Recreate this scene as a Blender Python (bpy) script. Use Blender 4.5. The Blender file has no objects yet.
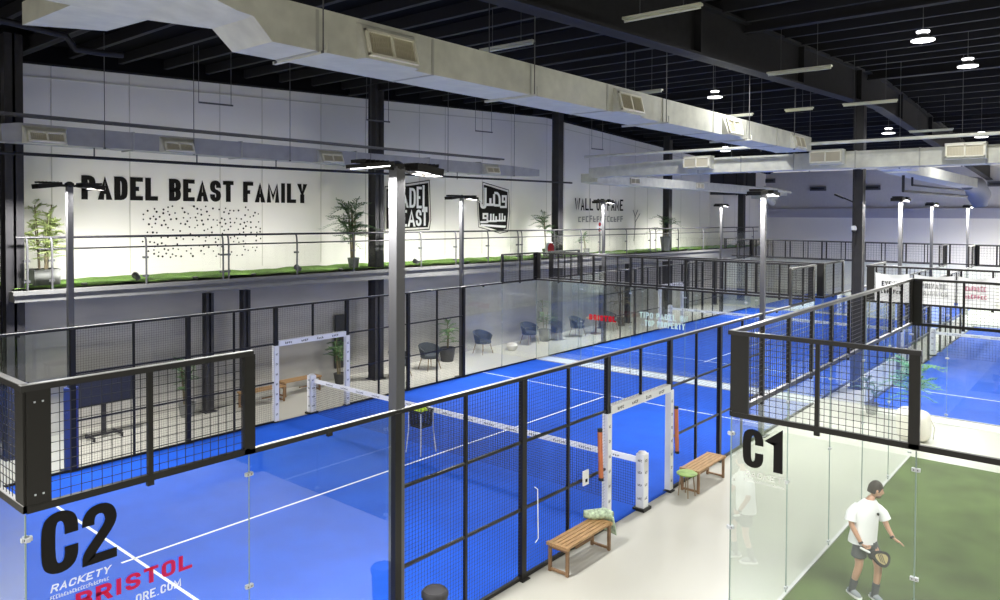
import bpy, math, random
from mathutils import Vector, Matrix
random.seed(7)
R_ = math.radians
scn = bpy.context.scene
COL = scn.collection

# ------------------------------------------------------------------ materials
def new_mat(name):
    m = bpy.data.materials.new(name); m.use_nodes = True
    nt = m.node_tree; nt.nodes.clear()
    out = nt.nodes.new('ShaderNodeOutputMaterial')
    return m, nt, out

def mat(name, col, rough=.5, metal=0., noise=0., nscale=6., bump=0., bscale=40., spec=.5, emit=None, estr=0., stretch=None, rvar=0.):
    m, nt, out = new_mat(name)
    b = nt.nodes.new('ShaderNodeBsdfPrincipled')
    nt.links.new(b.outputs[0], out.inputs[0])
    b.inputs['Base Color'].default_value = (*col, 1)
    b.inputs['Roughness'].default_value = rough
    b.inputs['Metallic'].default_value = metal
    b.inputs['Specular IOR Level'].default_value = spec
    tc = nt.nodes.new('ShaderNodeTexCoord')
    src = tc.outputs['Object']
    if stretch:
        mp = nt.nodes.new('ShaderNodeMapping'); mp.inputs['Scale'].default_value = stretch
        nt.links.new(src, mp.inputs[0]); src = mp.outputs[0]
    if noise:
        n = nt.nodes.new('ShaderNodeTexNoise'); n.inputs['Scale'].default_value = nscale; n.inputs['Detail'].default_value = 5
        nt.links.new(src, n.inputs['Vector'])
        r = nt.nodes.new('ShaderNodeValToRGB')
        r.color_ramp.elements[0].position = .3; r.color_ramp.elements[1].position = .7
        r.color_ramp.elements[0].color = (*[c * (1 - noise) for c in col], 1)
        r.color_ramp.elements[1].color = (*[min(1, c * (1 + noise)) for c in col], 1)
        nt.links.new(n.outputs[0], r.inputs[0]); nt.links.new(r.outputs[0], b.inputs['Base Color'])
        if rvar:
            mr = nt.nodes.new('ShaderNodeMapRange'); mr.inputs[1].default_value = .3; mr.inputs[2].default_value = .7
            mr.inputs[3].default_value = rough - rvar; mr.inputs[4].default_value = rough + rvar
            nt.links.new(n.outputs[0], mr.inputs[0]); nt.links.new(mr.outputs[0], b.inputs['Roughness'])
    if bump:
        n2 = nt.nodes.new('ShaderNodeTexNoise'); n2.inputs['Scale'].default_value = bscale; n2.inputs['Detail'].default_value = 3
        nt.links.new(src, n2.inputs['Vector'])
        bp = nt.nodes.new('ShaderNodeBump'); bp.inputs['Strength'].default_value = bump; bp.inputs['Distance'].default_value = .02
        nt.links.new(n2.outputs[0], bp.inputs['Height']); nt.links.new(bp.outputs[0], b.inputs['Normal'])
    if emit:
        b.inputs['Emission Color'].default_value = (*emit, 1); b.inputs['Emission Strength'].default_value = estr
    return m

def glass_mat(name, tint, ior=1.6, gain=1.0, top=1.0):
    m, nt, out = new_mat(name)
    t = nt.nodes.new('ShaderNodeBsdfTransparent'); t.inputs[0].default_value = (*tint, 1)
    g = nt.nodes.new('ShaderNodeBsdfGlossy'); g.inputs['Roughness'].default_value = .02
    g.inputs[0].default_value = (.95, 1, .98, 1)
    f = nt.nodes.new('ShaderNodeFresnel'); f.inputs[0].default_value = ior
    mu = nt.nodes.new('ShaderNodeMath'); mu.operation = 'MULTIPLY'; mu.inputs[1].default_value = gain; mu.use_clamp = True
    x = nt.nodes.new('ShaderNodeMixShader')
    mn = nt.nodes.new('ShaderNodeMath'); mn.operation = 'MINIMUM'; mn.inputs[1].default_value = top
    nt.links.new(f.outputs[0], mu.inputs[0]); nt.links.new(mu.outputs[0], mn.inputs[0]); nt.links.new(mn.outputs[0], x.inputs[0])
    nt.links.new(t.outputs[0], x.inputs[1]); nt.links.new(g.outputs[0], x.inputs[2])
    nt.links.new(x.outputs[0], out.inputs[0])
    return m

def clear_print(name, col, alpha):
    m, nt, out = new_mat(name)
    t = nt.nodes.new('ShaderNodeBsdfTransparent'); d = nt.nodes.new('ShaderNodeBsdfDiffuse'); d.inputs[0].default_value = (*col, 1)
    x = nt.nodes.new('ShaderNodeMixShader'); x.inputs[0].default_value = alpha
    nt.links.new(t.outputs[0], x.inputs[1]); nt.links.new(d.outputs[0], x.inputs[2]); nt.links.new(x.outputs[0], out.inputs[0])
    return m

M = {}
M['blue'] = mat('blue_turf', (.005, .078, .52), .75, noise=.10, nscale=1.3, bump=.15, bscale=180, spec=.25)
M['line'] = mat('court_line_white', (.82, .85, .88), .7)
M['green'] = mat('green_turf', (.070, .105, .032), .9, noise=.3, nscale=1.1, bump=.3, bscale=150, spec=.2)
M['grass'] = mat('balcony_grass', (.20, .36, .08), .9, noise=.3, nscale=9, bump=.6, bscale=120, spec=.1)
M['floor'] = mat('polished_concrete', (.475, .465, .41), .30, noise=.05, nscale=.45, stretch=(1, 2.2, 1), spec=.4)
_r = [n for n in M['floor'].node_tree.nodes if n.type == 'VALTORGB'][0]; _r.color_ramp.elements[0].position = .1; _r.color_ramp.elements[1].position = .9
M['wall'] = mat('wall_paint', (.82, .795, .74), .75, noise=.03, nscale=.6)
M['concrete'] = mat('grey_concrete', (.47, .455, .42), .8, noise=.13, nscale=.8, stretch=(.6, 1, 2.6))
M['wall_grey'] = mat('wall_blue_grey', (.60, .585, .60), .8, noise=.03)
M['ledge'] = mat('ledge_grey', (.40, .40, .47), .8)
M['dark_wall'] = mat('dark_cladding', (.06, .065, .06), .6, noise=.3, nscale=2, stretch=(3, 3, .4))
M['roof'] = mat('roof_black', (.004, .004, .005), .9, spec=.1)
M['steel'] = mat('black_steel', (.022, .021, .024), .5, noise=.2, nscale=5)
M['purlin'] = mat('purlin_grey', (.022, .022, .025), .6, spec=.2)
M['frame'] = mat('fence_black_paint', (.016, .015, .013), .4, spec=.3)
M['wire'] = mat('mesh_wire', (.02, .02, .022), .5)
M['rail'] = mat('fence_top_rail', (.020, .019, .018), .35, spec=.4)
M['glass'] = glass_mat('court_glass', (.94, .975, .96), 1.5, 2.5, .45)
M['glass_thin'] = glass_mat('court_glass_clear', (.95, .98, .97), 1.5, 1.5, .26)
M['cap'] = mat('base_and_rail_highlight', (.42, .42, .41), .35, spec=.8)  # painted highlight for the rail tops; also the pale base rail
M['clamp'] = mat('satin_clamp', (.50, .52, .54), .35, 0)
M['clear'] = glass_mat('railing_glass', (.98, .99, .98), 1.45, 1.0)
M['duct'] = mat('galvanised_duct', (.60, .60, .52), .45, .0, noise=.12, nscale=3.5, rvar=.08)
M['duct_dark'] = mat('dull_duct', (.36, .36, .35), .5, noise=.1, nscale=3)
M['duct_tape'] = mat('duct_seam', (.42, .42, .37), .5, .0)
M['vent'] = mat('cream_vent', (.86, .84, .70), .5)
M['vent_dark'] = mat('vent_recess', (.60, .56, .43), .7)
M['pole'] = mat('pole_grey', (.12, .12, .125), .38, .4)
M['black'] = mat('black_matt', (.012, .012, .013), .6)
M['letter'] = mat('lettering_black', (.012, .011, .010), .6, spec=.1)
M['white'] = mat('white_padding', (.88, .88, .87), .5)
M['net'] = mat('net_cord', (.012, .012, .018), .8)
M['print'] = clear_print('white_glass_print', (.9, .93, .95), .8)
M['print_faint'] = clear_print('faint_white_print', (.9, .9, .86), .38)
M['red'] = clear_print('red_glass_print', (.60, .008, .02), .9)
M['mint'] = clear_print('mint_glass_print', (.75, .95, .82), .8)
M['greyprint'] = mat('grey_wall_print', (.30, .30, .29), .6)
M['wood'] = mat('oiled_teak', (.37, .22, .095), .5, noise=.3, nscale=4, stretch=(1.5, 14, 14))
M['wood_leg'] = mat('teak_leg', (.24, .14, .07), .55, noise=.2)
M['orange'] = mat('orange_foam', (.50, .15, .06), .7, noise=.1)
M['leaf'] = mat('palm_leaf', (.085, .17, .06), .55, noise=.3, nscale=5)
M['leaf_green'] = mat('bright_leaf', (.12, .34, .10), .5, noise=.3, nscale=5)
M['leaf_light'] = mat('pale_leaf', (.42, .50, .20), .55, noise=.3, nscale=5)
M['stem'] = mat('plant_stem', (.16, .13, .07), .7)
M['pot_grey'] = mat('grey_pot', (.20, .205, .195), .7)
M['pot_dark'] = mat('dark_pot', (.05, .05, .05), .6)
M['chair'] = mat('charcoal_upholstery', (.035, .043, .05), .75)
M['chair_leg'] = mat('thin_wood_leg', (.25, .18, .10), .5)
M['ball'] = mat('tennis_ball', (.60, .80, .06), .8)
M['skin'] = mat('skin', (.52, .29, .19), .55)
M['hair'] = mat('dark_hair', (.025, .017, .012), .7)
M['tee'] = mat('white_tee', (.80, .80, .80), .8, bump=.35, bscale=9)
M['shorts'] = mat('charcoal_shorts', (.075, .08, .085), .8, bump=.3, bscale=12)
M['sock'] = mat('dark_sock', (.05, .055, .065), .8)
M['shoe'] = mat('grey_shoe', (.22, .24, .26), .6)
M['sole'] = mat('white_sole', (.75, .75, .73), .6)
M['gold'] = mat('gold_print', (.42, .34, .16), .5)
M['towel'] = mat('patterned_towel', (.42, .52, .36), .85, noise=.6, nscale=16)
M['green_seat'] = mat('green_seat', (.22, .33, .09), .6, noise=.3, nscale=8)
M['blue_pad'] = mat('navy_pad', (.035, .055, .22), .6)
M['sign_red'] = mat('sign_red', (.55, .02, .03), .5)
M['banner'] = mat('white_banner', (.78, .78, .77), .7, bump=.3, bscale=3)
M['pinkprint'] = mat('pink_print', (.55, .12, .22), .6)
M['cream'] = mat('cream_leather', (.66, .63, .54), .6)
M['lamp_glow'] = mat('floodlight_led', (.9, .9, .9), .4, emit=(1, 1, 1), estr=4)
M['bay_glow'] = mat('high_bay_glow', (.9, .9, .9), .4, emit=(1, 1, 1), estr=4)
M['tube'] = mat('tube_off', (.62, .62, .46), .45)
M['cable'] = mat('hanger_wire', (.10, .10, .10), .5)

# ------------------------------------------------------------------ mesh builder
class MB:
    def __init__(s): s.v = []; s.f = []; s.m = []; s.mi = 0; s.smooth = []
    def face(s, pts, sm=False):
        n = len(s.v); s.v += [tuple(p) for p in pts]; s.f.append(tuple(range(n, n + len(pts)))); s.m.append(s.mi); s.smooth.append(sm)
    def raw(s, vs, fs, sm=False):
        n = len(s.v); s.v += [tuple(p) for p in vs]
        for f in fs: s.f.append(tuple(n + i for i in f)); s.m.append(s.mi); s.smooth.append(sm)
    def box(s, a, b):
        x0, x1 = sorted((a[0], b[0])); y0, y1 = sorted((a[1], b[1])); z0, z1 = sorted((a[2], b[2]))
        s.raw([(x0,y0,z0),(x1,y0,z0),(x1,y1,z0),(x0,y1,z0),(x0,y0,z1),(x1,y0,z1),(x1,y1,z1),(x0,y1,z1)],
              [(0,3,2,1),(4,5,6,7),(0,1,5,4),(1,2,6,5),(2,3,7,6),(3,0,4,7)])
    def cbox(s, c, d, rot=None):
        hx, hy, hz = d[0]/2, d[1]/2, d[2]/2
        vs = [Vector(p) for p in [(-hx,-hy,-hz),(hx,-hy,-hz),(hx,hy,-hz),(-hx,hy,-hz),(-hx,-hy,hz),(hx,-hy,hz),(hx,hy,hz),(-hx,hy,hz)]]
        if rot: vs = [rot @ v for v in vs]
        s.raw([v + Vector(c) for v in vs], [(0,3,2,1),(4,5,6,7),(0,1,5,4),(1,2,6,5),(2,3,7,6),(3,0,4,7)])
    def bar(s, p, q, w, h=None, up=(0,0,1)):
        p, q = Vector(p), Vector(q); h = h or w
        d = (q - p)
        if d.length < 1e-6: return
        d.normalize(); u = Vector(up)
        if abs(d.dot(u)) > .98: u = Vector((1, 0, 0))
        sd = d.cross(u).normalized(); u = sd.cross(d)
        vs = []
        for o in (p, q):
            for a, b in ((-1,-1),(1,-1),(1,1),(-1,1)): vs.append(o + sd*a*w/2 + u*b*h/2)
        s.raw(vs, [(0,1,2,3),(7,6,5,4),(0,4,5,1),(1,5,6,2),(2,6,7,3),(3,7,4,0)])
    def tube(s, pts, r, n=8, cap=True):
        pts = [Vector(p) for p in pts]; rs = r if isinstance(r, (list, tuple)) else [r]*len(pts)
        rings = []; prev = None
        for i, p in enumerate(pts):
            d = (pts[min(i+1, len(pts)-1)] - pts[max(i-1, 0)]).normalized()
            if prev is None:
                a = Vector((0,0,1)) if abs(d.z) < .9 else Vector((1,0,0)); e = d.cross(a).normalized()
            else: e = (prev - d*prev.dot(d)).normalized()
            prev = e; g = d.cross(e)
            rings.append([p + (e*math.cos(2*math.pi*k/n) + g*math.sin(2*math.pi*k/n))*rs[i] for k in range(n)])
        vs = [v for r_ in rings for v in r_]; fs = []
        for i in range(len(pts)-1):
            for k in range(n): fs.append((i*n+k, i*n+(k+1) % n, (i+1)*n+(k+1) % n, (i+1)*n+k))
        if cap: fs.append(tuple(reversed(range(n)))); fs.append(tuple(range((len(pts)-1)*n, len(pts)*n)))
        s.raw(vs, fs, True)
    def lathe(s, prof, c=(0,0,0), n=20, axis=None):
        vs = []; fs = []
        for r, z in prof:
            for k in range(n): vs.append(Vector((r*math.cos(2*math.pi*k/n), r*math.sin(2*math.pi*k/n), z)))
        for i in range(len(prof)-1):
            for k in range(n): fs.append((i*n+k, i*n+(k+1) % n, (i+1)*n+(k+1) % n, (i+1)*n+k))
        fs.append(tuple(reversed(range(n)))); fs.append(tuple(range((len(prof)-1)*n, len(prof)*n)))
        if axis: vs = [axis @ v for v in vs]
        s.raw([v + Vector(c) for v in vs], fs, True)
    def ell(s, c, r, n=12, m=8, rot=None):
        vs = []; fs = []
        for i in range(m+1):
            t = math.pi*i/m
            for k in range(n):
                v = Vector((r[0]*math.sin(t)*math.cos(2*math.pi*k/n), r[1]*math.sin(t)*math.sin(2*math.pi*k/n), r[2]*math.cos(t)))
                if rot: v = rot @ v
                vs.append(v + Vector(c))
        for i in range(m):
            for k in range(n): fs.append((i*n+k, (i+1)*n+k, (i+1)*n+(k+1) % n, i*n+(k+1) % n))
        s.raw(vs, fs, True)
    def prism(s, poly, d):
        d = Vector(d); n = len(poly); P = [Vector(p) for p in poly]
        s.raw(P + [p + d for p in P], [tuple(reversed(range(n))), tuple(range(n, 2*n))] + [(i, (i+1) % n, n+(i+1) % n, n+i) for i in range(n)])
    def build(s, name, mats, parent=None, label=None, at=None):
        me = bpy.data.meshes.new(name)
        o = Vector(at) if at is not None else Vector((0, 0, 0))
        base = Vector((0, 0, 0))
        if parent is not None: base = wloc(parent)
        me.from_pydata([tuple(Vector(v) - o - base) for v in s.v], [], s.f)
        if not isinstance(mats, (list, tuple)): mats = [mats]
        for x in mats: me.materials.append(x)
        me.polygons.foreach_set('material_index', s.m); me.polygons.foreach_set('use_smooth', s.smooth)
        if any(s.smooth):
            try: me.set_sharp_from_angle(angle=R_(40))
            except Exception: pass
        me.update()
        ob = bpy.data.objects.new(name, me); COL.objects.link(ob); ob.location = o
        if parent is not None: ob.parent = parent
        if label: ob['label'] = label
        return ob

def wloc(o):
    v = Vector((0, 0, 0))
    while o is not None: v += o.location; o = o.parent
    return v

def thing(name, label, cat, loc=(0, 0, 0), group=None):
    o = bpy.data.objects.new(name, None); COL.objects.link(o); o.location = loc; o.empty_display_size = .2
    o['label'] = label; o['category'] = cat
    if group: o['group'] = group
    return o
def tag(o, label, cat, group=None):
    o['label'] = label; o['category'] = cat
    if group: o['group'] = group
    return o
def struct(mb, name, m, label=None):
    o = mb.build(name, m); o['kind'] = 'structure'
    if label: o['label'] = label
    return o
def copy_tree(o, parent=None):
    c = o.copy(); COL.objects.link(c)
    if parent is not None: c.parent = parent
    for ch in [x for x in o.children]: copy_tree(ch, c)
    return c

# ------------------------------------------------------------------ lettering
G = {
 'A': [[(0,0),(.5,1),(1,0)], [(.2,.3),(.8,.3)]],
 'B': [[(0,.5),(0,0),(.75,0),(1,.13),(1,.38),(.78,.5),(0,.5),(0,1),(.75,1),(1,.87),(1,.63),(.78,.5)]],
 'C': [[(1,.62),(1,.86),(.75,1),(.25,1),(0,.86),(0,.14),(.25,0),(.75,0),(1,.14),(1,.38)]],
 'D': [[(0,0),(0,1),(.7,1),(1,.84),(1,.16),(.7,0),(0,0)]],
 'E': [[(1,1),(0,1),(0,0),(1,0)], [(0,.5),(.85,.5)]],
 'F': [[(1,1),(0,1),(0,0)], [(0,.5),(.85,.5)]],
 'G': [[(1,.7),(1,.86),(.75,1),(.25,1),(0,.86),(0,.14),(.25,0),(1,0),(1,.45),(.6,.45)]],
 'H': [[(0,0),(0,1)], [(1,0),(1,1)], [(0,.5),(1,.5)]],
 'I': [[(.5,0),(.5,1)]],
 'J': [[(1,1),(1,.14),(.75,0),(.25,0),(0,.14),(0,.3)]],
 'K': [[(0,0),(0,1)], [(1,1),(.1,.48),(1,0)]],
 'L': [[(0,1),(0,0),(1,0)]],
 'M': [[(0,0),(0,1),(.5,.2),(1,1),(1,0)]],
 'N': [[(0,0),(0,1),(1,0),(1,1)]],
 'O': [[(.25,0),(0,.14),(0,.86),(.25,1),(.75,1),(1,.86),(1,.14),(.75,0),(.25,0)]],
 'P': [[(0,0),(0,1),(.75,1),(1,.87),(1,.58),(.75,.45),(0,.45)]],
 'R': [[(0,0),(0,1),(.75,1),(1,.87),(1,.6),(.75,.48),(0,.48)], [(.6,.48),(1,0)]],
 'S': [[(1,.69),(1,.86),(.75,1),(.25,1),(0,.86),(0,.64),(.2,.53),(.8,.45),(1,.34),(1,.14),(.75,0),(.25,0),(0,.14),(0,.31)]],
 'T': [[(0,1),(1,1)], [(.5,1),(.5,0)]],
 'U': [[(0,1),(0,.14),(.25,0),(.75,0),(1,.14),(1,1)]],
 'V': [[(0,1),(.5,0),(1,1)]],
 'W': [[(0,1),(.25,0),(.5,.85),(.75,0),(1,1)]],
 'X': [[(0,0),(1,1)], [(0,1),(1,0)]],
 'Y': [[(0,1),(.5,.45),(1,1)], [(.5,.45),(.5,0)]],
 '1': [[(.1,.82),(.65,1),(.65,0)]],
 '2': [[(0,.7),(0,.86),(.25,1),(.75,1),(1,.86),(1,.66),(0,.12),(0,0),(1,0)]],
 '.': [[(.5,0),(.5,.02)]],
 'j': [[(1,1),(1,.08),(.8,0),(.2,0),(0,.12),(0,.4)]], 't': [[(0,0),(1,0),(1,.9)], [(.5,0),(.5,.55)]], 'd': [[(0,1),(.55,1),(1,.7),(1,0),(0,0)]], 'm': [[(0,0),(1,0),(1,.6)], [(.33,0),(.33,.9)], [(.66,0),(.66,.9)]], 'q': [[(0,0),(1,0),(1,1),(.35,1),(.35,.5),(1,.5)]],
}
NARROW = {'I': .45, '.': .4, '1': .75, 'M': 1.3, 'W': 1.4}
def soften(line):
    """round the chamfered corners (two corner-cutting passes); right angles and apexes stay sharp"""
    for _ in range(2):
        closed = line[0] == line[-1]; core = line[:-1] if closed else line; n = len(core); out = []
        for i, p in enumerate(core):
            if not closed and i in (0, n-1): out.append(p); continue
            a, c = core[i-1], core[(i+1) % n]
            v0 = (p[0]-a[0], p[1]-a[1]); v1 = (c[0]-p[0], c[1]-p[1])
            L0, L1 = math.hypot(*v0), math.hypot(*v1); cs = (v0[0]*v1[0]+v0[1]*v1[1])/(L0*L1)
            if cs > .25 and cs < .999:
                k0, k1 = min(.3, .12/L0) if L0 > .4 else .3, min(.3, .12/L1) if L1 > .4 else .3
                out += [(p[0]-v0[0]*k0, p[1]-v0[1]*k0), (p[0]+v1[0]*k1, p[1]+v1[1]*k1)]
            else: out.append(p)
        line = out + [out[0]] if closed else out
    return line
def glyph(mb, ch, x0, y0, w, h, t, place, ty=None):
    """mitred strokes of one letter, stems t wide and bars ty thick; place(x, y, k) -> 3D point, k = stroke layer"""
    ty = ty or t*.86
    for li, line in enumerate(G.get(ch, [])):
        line = soften(line)
        pts = [((t/2 + p[0]*(w-t))/t, (ty/2 + p[1]*(h-ty))/ty) for p in line]
        closed = line[0] == line[-1]
        if closed: pts = pts[:-1]
        n = len(pts); Lf, Rt = [], []
        def dirn(a, c):
            L = math.hypot(c[0]-a[0], c[1]-a[1]) or 1e-9; return ((c[0]-a[0])/L, (c[1]-a[1])/L)
        for i in range(n):
            p = pts[i]
            if closed or 0 < i < n-1:
                d0 = dirn(pts[i-1], p); d1 = dirn(p, pts[(i+1) % n])
                n0 = (-d0[1], d0[0]); n1 = (-d1[1], d1[0]); mx, my = n0[0]+n1[0], n0[1]+n1[1]
                q = mx*mx + my*my; k = min(2.0/q, 3.2) if q > 1e-6 else 1
                mx, my = mx*k*.5, my*k*.5
                Lf.append((p[0]+mx, p[1]+my)); Rt.append((p[0]-mx, p[1]-my))
            else:
                d = dirn(p, pts[1]) if i == 0 else dirn(pts[-2], p); s = -1 if i == 0 else 1; u = line[i]
                e = .5 if ((abs(d[0]) < .08 and u[1] in (0, 1)) or (abs(d[1]) < .08 and u[0] in (0, 1))) else 0
                if abs(d[0]) > .08 and abs(d[1]) > .08:      # slanted stroke: cut it level with the letter's top or foot
                    hw = .5/abs(d[1]); yy = p[1] + (.5 if u[1] == 1 else -.5 if u[1] == 0 else 0); xx = p[0] + d[0]/d[1]*(yy-p[1])
                    sg = 1 if d[1] > 0 else -1
                    Lf.append((xx - hw*sg, yy)); Rt.append((xx + hw*sg, yy)); continue
                px, py = p[0]+d[0]*e*s, p[1]+d[1]*e*s
                Lf.append((px-d[1]*.5, py+d[0]*.5)); Rt.append((px+d[1]*.5, py-d[0]*.5))
        Q = lambda c: place(x0 + c[0]*t, y0 + c[1]*ty, li)
        for i in range(n if closed else n-1):
            k = (i+1) % n
            mb.face([Q(Rt[i]), Q(Rt[k]), Q(Lf[k]), Q(Lf[i])])
def text(mb, s, org, u, v, h, width, t, gap=.22, slant=0, ty=None):
    """s laid out from org along unit u, up v; total width fixed"""
    org, u, v = Vector(org), Vector(u), Vector(v)
    ws = [.55 if c == ' ' else NARROW.get(c, 1.) for c in s]
    tot = sum(ws) + gap*(len(s)-1); k = width/tot
    x = 0
    for c, w in zip(s, ws):
        if c != ' ': glyph(mb, c, x, 0, w*k, h, min(t, w*k*.9), lambda a, b, q=0: org + u*(a + slant*b) + v*b + u.cross(v)*(.0008*q), ty)
        x += (w + gap)*k
def word_parts(s, org, u, v, h, width, t, m, parent, gap=.22, ty=None, part='word'):
    """each word its own part"""
    ws = [.55 if c == ' ' else NARROW.get(c, 1.) for c in s]
    k = width/(sum(ws) + gap*(len(s)-1)); x = 0; i = 0
    for wd in s.split(' '):
        ww = sum(NARROW.get(c, 1.) for c in wd) + gap*(len(wd)-1)
        b = MB(); text(b, wd, Vector(org) + Vector(u)*x*k, u, v, h, ww*k, t, gap, ty=ty); b.build(part, m, parent)
        x += ww + .55 + 2*gap
def smudge(mb, org, u, v, h, width, n, seed=0):
    """lettering too small to be read in the photograph: a row of little dark strokes"""
    rn = random.Random(seed); org, u, v = Vector(org), Vector(u), Vector(v)
    k = width/n
    for i in range(n):
        a = i*k; hh = h*rn.uniform(.7, 1)
        mb.face([org+u*a, org+u*(a+k*.3), org+u*(a+k*.3)+v*hh, org+u*a+v*hh])
        for z in rn.sample([0, .4*hh, .8*hh], 2):
            mb.face([org+u*a+v*z, org+u*(a+k*.75)+v*z, org+u*(a+k*.75)+v*(z+.2*hh), org+u*a+v*(z+.2*hh)])

# ------------------------------------------------------------------ the hall
b = MB(); b.box((-9, -27, -.2), (54, 18, 0)); struct(b, 'floor', M['floor'])
RIDGE = 25.5
def roofz(x): return 9.42 + .04*(x-6) if x < RIDGE else 9.42 + .04*(RIDGE-6) - .05*(x-RIDGE)
b = MB()
for x0, x1 in ((-9, RIDGE), (RIDGE, 54)):
    b.prism([(x0, -27, roofz(x0)+.12), (x1, -27, roofz(x1)+.12), (x1, 18, roofz(x1)+.12), (x0, 18, roofz(x0)+.12)], (0, 0, .15))
struct(b, 'ceiling', M['roof'])
WL = 13.7
# left wall: white upper wall, grey concrete under the balcony, dark cladding at the near end
b = MB()
b.prism([(3.7, WL, 3.3), (54, WL, 3.3), (54, WL, roofz(54)+.1), (RIDGE, WL, roofz(RIDGE)+.1), (3.7, WL, roofz(3.7)+.1)], (0, .25, 0))
wu = struct(b, 'wall_left', M['wall'])
b = MB(); b.box((3.7, 13.05, 0), (54, WL+.25, 3.3)); wl2 = struct(b, 'wall_left_lower', M['concrete'])
b = MB(); b.box((-9, 12.5, 0), (3.3, 12.8, 10)); b.box((-9, 12.5, 0), (3.3, 14, 9)); struct(b, 'wall_left_dark', M['dark_wall'])
b = MB(); b.box((1.5, 12.42, 7.5), (3.33, 12.5, 7.78)); b.box((1.5, 12.42, 8.1), (3.33, 12.5, 8.65)); struct(b, 'trim_1', M['wall'])
# panel joints and top band of the left wall
b = MB()
x = 4.9; k = 0
while x < 50:
    b.box((x-.012, WL-.012, 3.8), (x+.012, WL, roofz(x)-.3)); x += (1.9, 2.6, 1.4, 2.2)[k % 4]; k += 1
b.bar((3.8, WL-.006, roofz(3.8)-.62), (RIDGE, WL-.006, roofz(RIDGE)-.62), .012, .035); b.bar((RIDGE, WL-.006, roofz(RIDGE)-.62), (50, WL-.006, roofz(50)-.62), .012, .035)
struct(b, 'trim_2', mat('joint_grey', (.60, .58, .52), .8))
b = MB()
for (x0, x1) in ((3.4, RIDGE), (RIDGE, 53.5)):
    b.prism([(x0, WL-.35, roofz(x0)-.32), (x1, WL-.35, roofz(x1)-.32), (x1, WL-.35, roofz(x1)+.12), (x0, WL-.35, roofz(x0)+.12)], (0, .34, 0))
struct(b, 'beam_left', M['roof'])
# back wall
b = MB(); b.box((53, -27, 0), (53.3, 18, 5.3)); struct(b, 'wall_back', mat('wall_back_white', (.82, .80, .76), .8))
b = MB(); b.box((53.02, -27, 5.3), (53.3, 18, 8.6)); struct(b, 'wall_back_upper', M['wall_grey'])
b = MB(); b.box((52.85, -27, 5.3), (53.0, 14, 5.95)); struct(b, 'trim_3', M['ledge'])
b = MB(); b.raw([(43.3,WL-.05,6.75),(50.9,WL-.05,6.9),(50.9,WL-.05,8.5),(43.3,WL-.05,8.35),(43.3,WL,6.75),(50.9,WL,6.9),(50.9,WL,8.5),(43.3,WL,8.35)], [(0,1,2,3),(0,4,5,1),(1,5,6,2),(2,6,7,3),(3,7,4,0)])
for x in (45.2, 47.4, 49.2): b.box((x-.04, WL-.1, 6.8), (x+.04, WL-.04, 8.4))
struct(b, 'window_1', M['black'])
b = MB(); b.box((-9, 17.9, 0), (54, 18.1, 11)); struct(b, 'wall_left_outer', M['dark_wall'])
# long vents in the back wall
for i, (y0, y1, z, l) in enumerate([(13.0, 14.3, 8.0, 'long dark slot vent high on the back wall beside the black opening'), (13.1, 13.9, 7.3, 'dark slot vent just under the long one near the black opening'),
                        (9.4, 10.5, 7.35, 'dark slot vent on the back wall midway to the black column'), (5.9, 6.9, 7.35, 'dark slot vent right beside the tall black column'), (-2.4, -.2, 7.45, 'rightmost long slot vent on the bluish back wall')]):
    b = MB(); b.box((52.9, y0, z-.16), (53.02, y1, z+.16)); b.mi = 1; b.box((52.89, y0+.1, z-.06), (52.95, y1-.1, z+.06))
    tag(b.build('wall_vent', [mat('vent_slot', (.09, .09, .11), .6), M['black']]), l, 'vent', 'slot vents in the back wall')

# columns on the left line, H sections
def gz(x): return 8.30 + .04*(x-6) if x < RIDGE else 8.30 + .04*(RIDGE-6) - .05*(x-RIDGE)
def hcol(x, y, z0, z1, w=.36):
    b = MB(); t = .05
    b.box((x-w/2, y-w/2, z0), (x+w/2, y-w/2+t, z1)); b.box((x-w/2, y+w/2-t, z0), (x+w/2, y+w/2, z1)); b.box((x-t/2, y-w/2, z0), (x+t/2, y+w/2, z1))
    b.box((x-w/2+.02, y-w/2+.02, z0), (x-w/2+.05, y+w/2-.02, z1)); b.box((x+w/2-.05, y-w/2+.02, z0), (x+w/2-.02, y+w/2-.02, z1))
    b.box((x-w/2-.06, y-w/2-.06, z0), (x+w/2+.06, y+w/2+.06, z0+.03))
    return b
for i, x in enumerate((3.52, 13.93, 24.1, 34.2, 44.3)):
    struct(hcol(x, 12.0, 0, roofz(x)), 'column', M['steel'])
struct(hcol(22.95, -.4, 0, gz(22.95), .30), 'column', M['steel'])
for i, x in enumerate((8.25, 9.36, 28.2, 30.6, 35.1, 37.2, 41.0)):
    struct(hcol(x, 12.3, 0, 3.25, .22), 'column', M['steel'])
t = thing('security_camera', 'small white dome camera fixed to the tall black column', 'camera', (22.66, -.35, 5.0))
b = MB(); b.lathe([(.08, .0), (.09, .06), (.07, .12), (.03, .14)], (22.68, -.33, 4.98), 14); b.build('dome_housing', M['white'], t)
b = MB(); b.ell((22.68, -.33, 4.96), (.065, .065, .08), 12, 8); b.build('dome', M['black'], t)
b = MB(); b.bar((22.68, -.33, 5.1), (22.79, -.35, 5.14), .03); b.tube([(22.76, -.35, 4.95), (22.70, -.35, 4.7), (22.76, -.35, 4.5)], .015, 6); b.build('arm', M['steel'], t)
t = thing('wall_floodlight', 'small black floodlight angled out from the left of the tall black column', 'floodlight', (22.95, 0, 6.0))
b = MB(); b.cbox((22.9, .16, 6.04), (.2, .3, .05), Matrix.Rotation(R_(24), 3, 'X')); b.build('lamp_head', M['black'], t)
b = MB(); b.bar((22.92, .02, 5.98), (22.92, -.24, 5.86), .04); b.build('bracket', M['black'], t)
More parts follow.
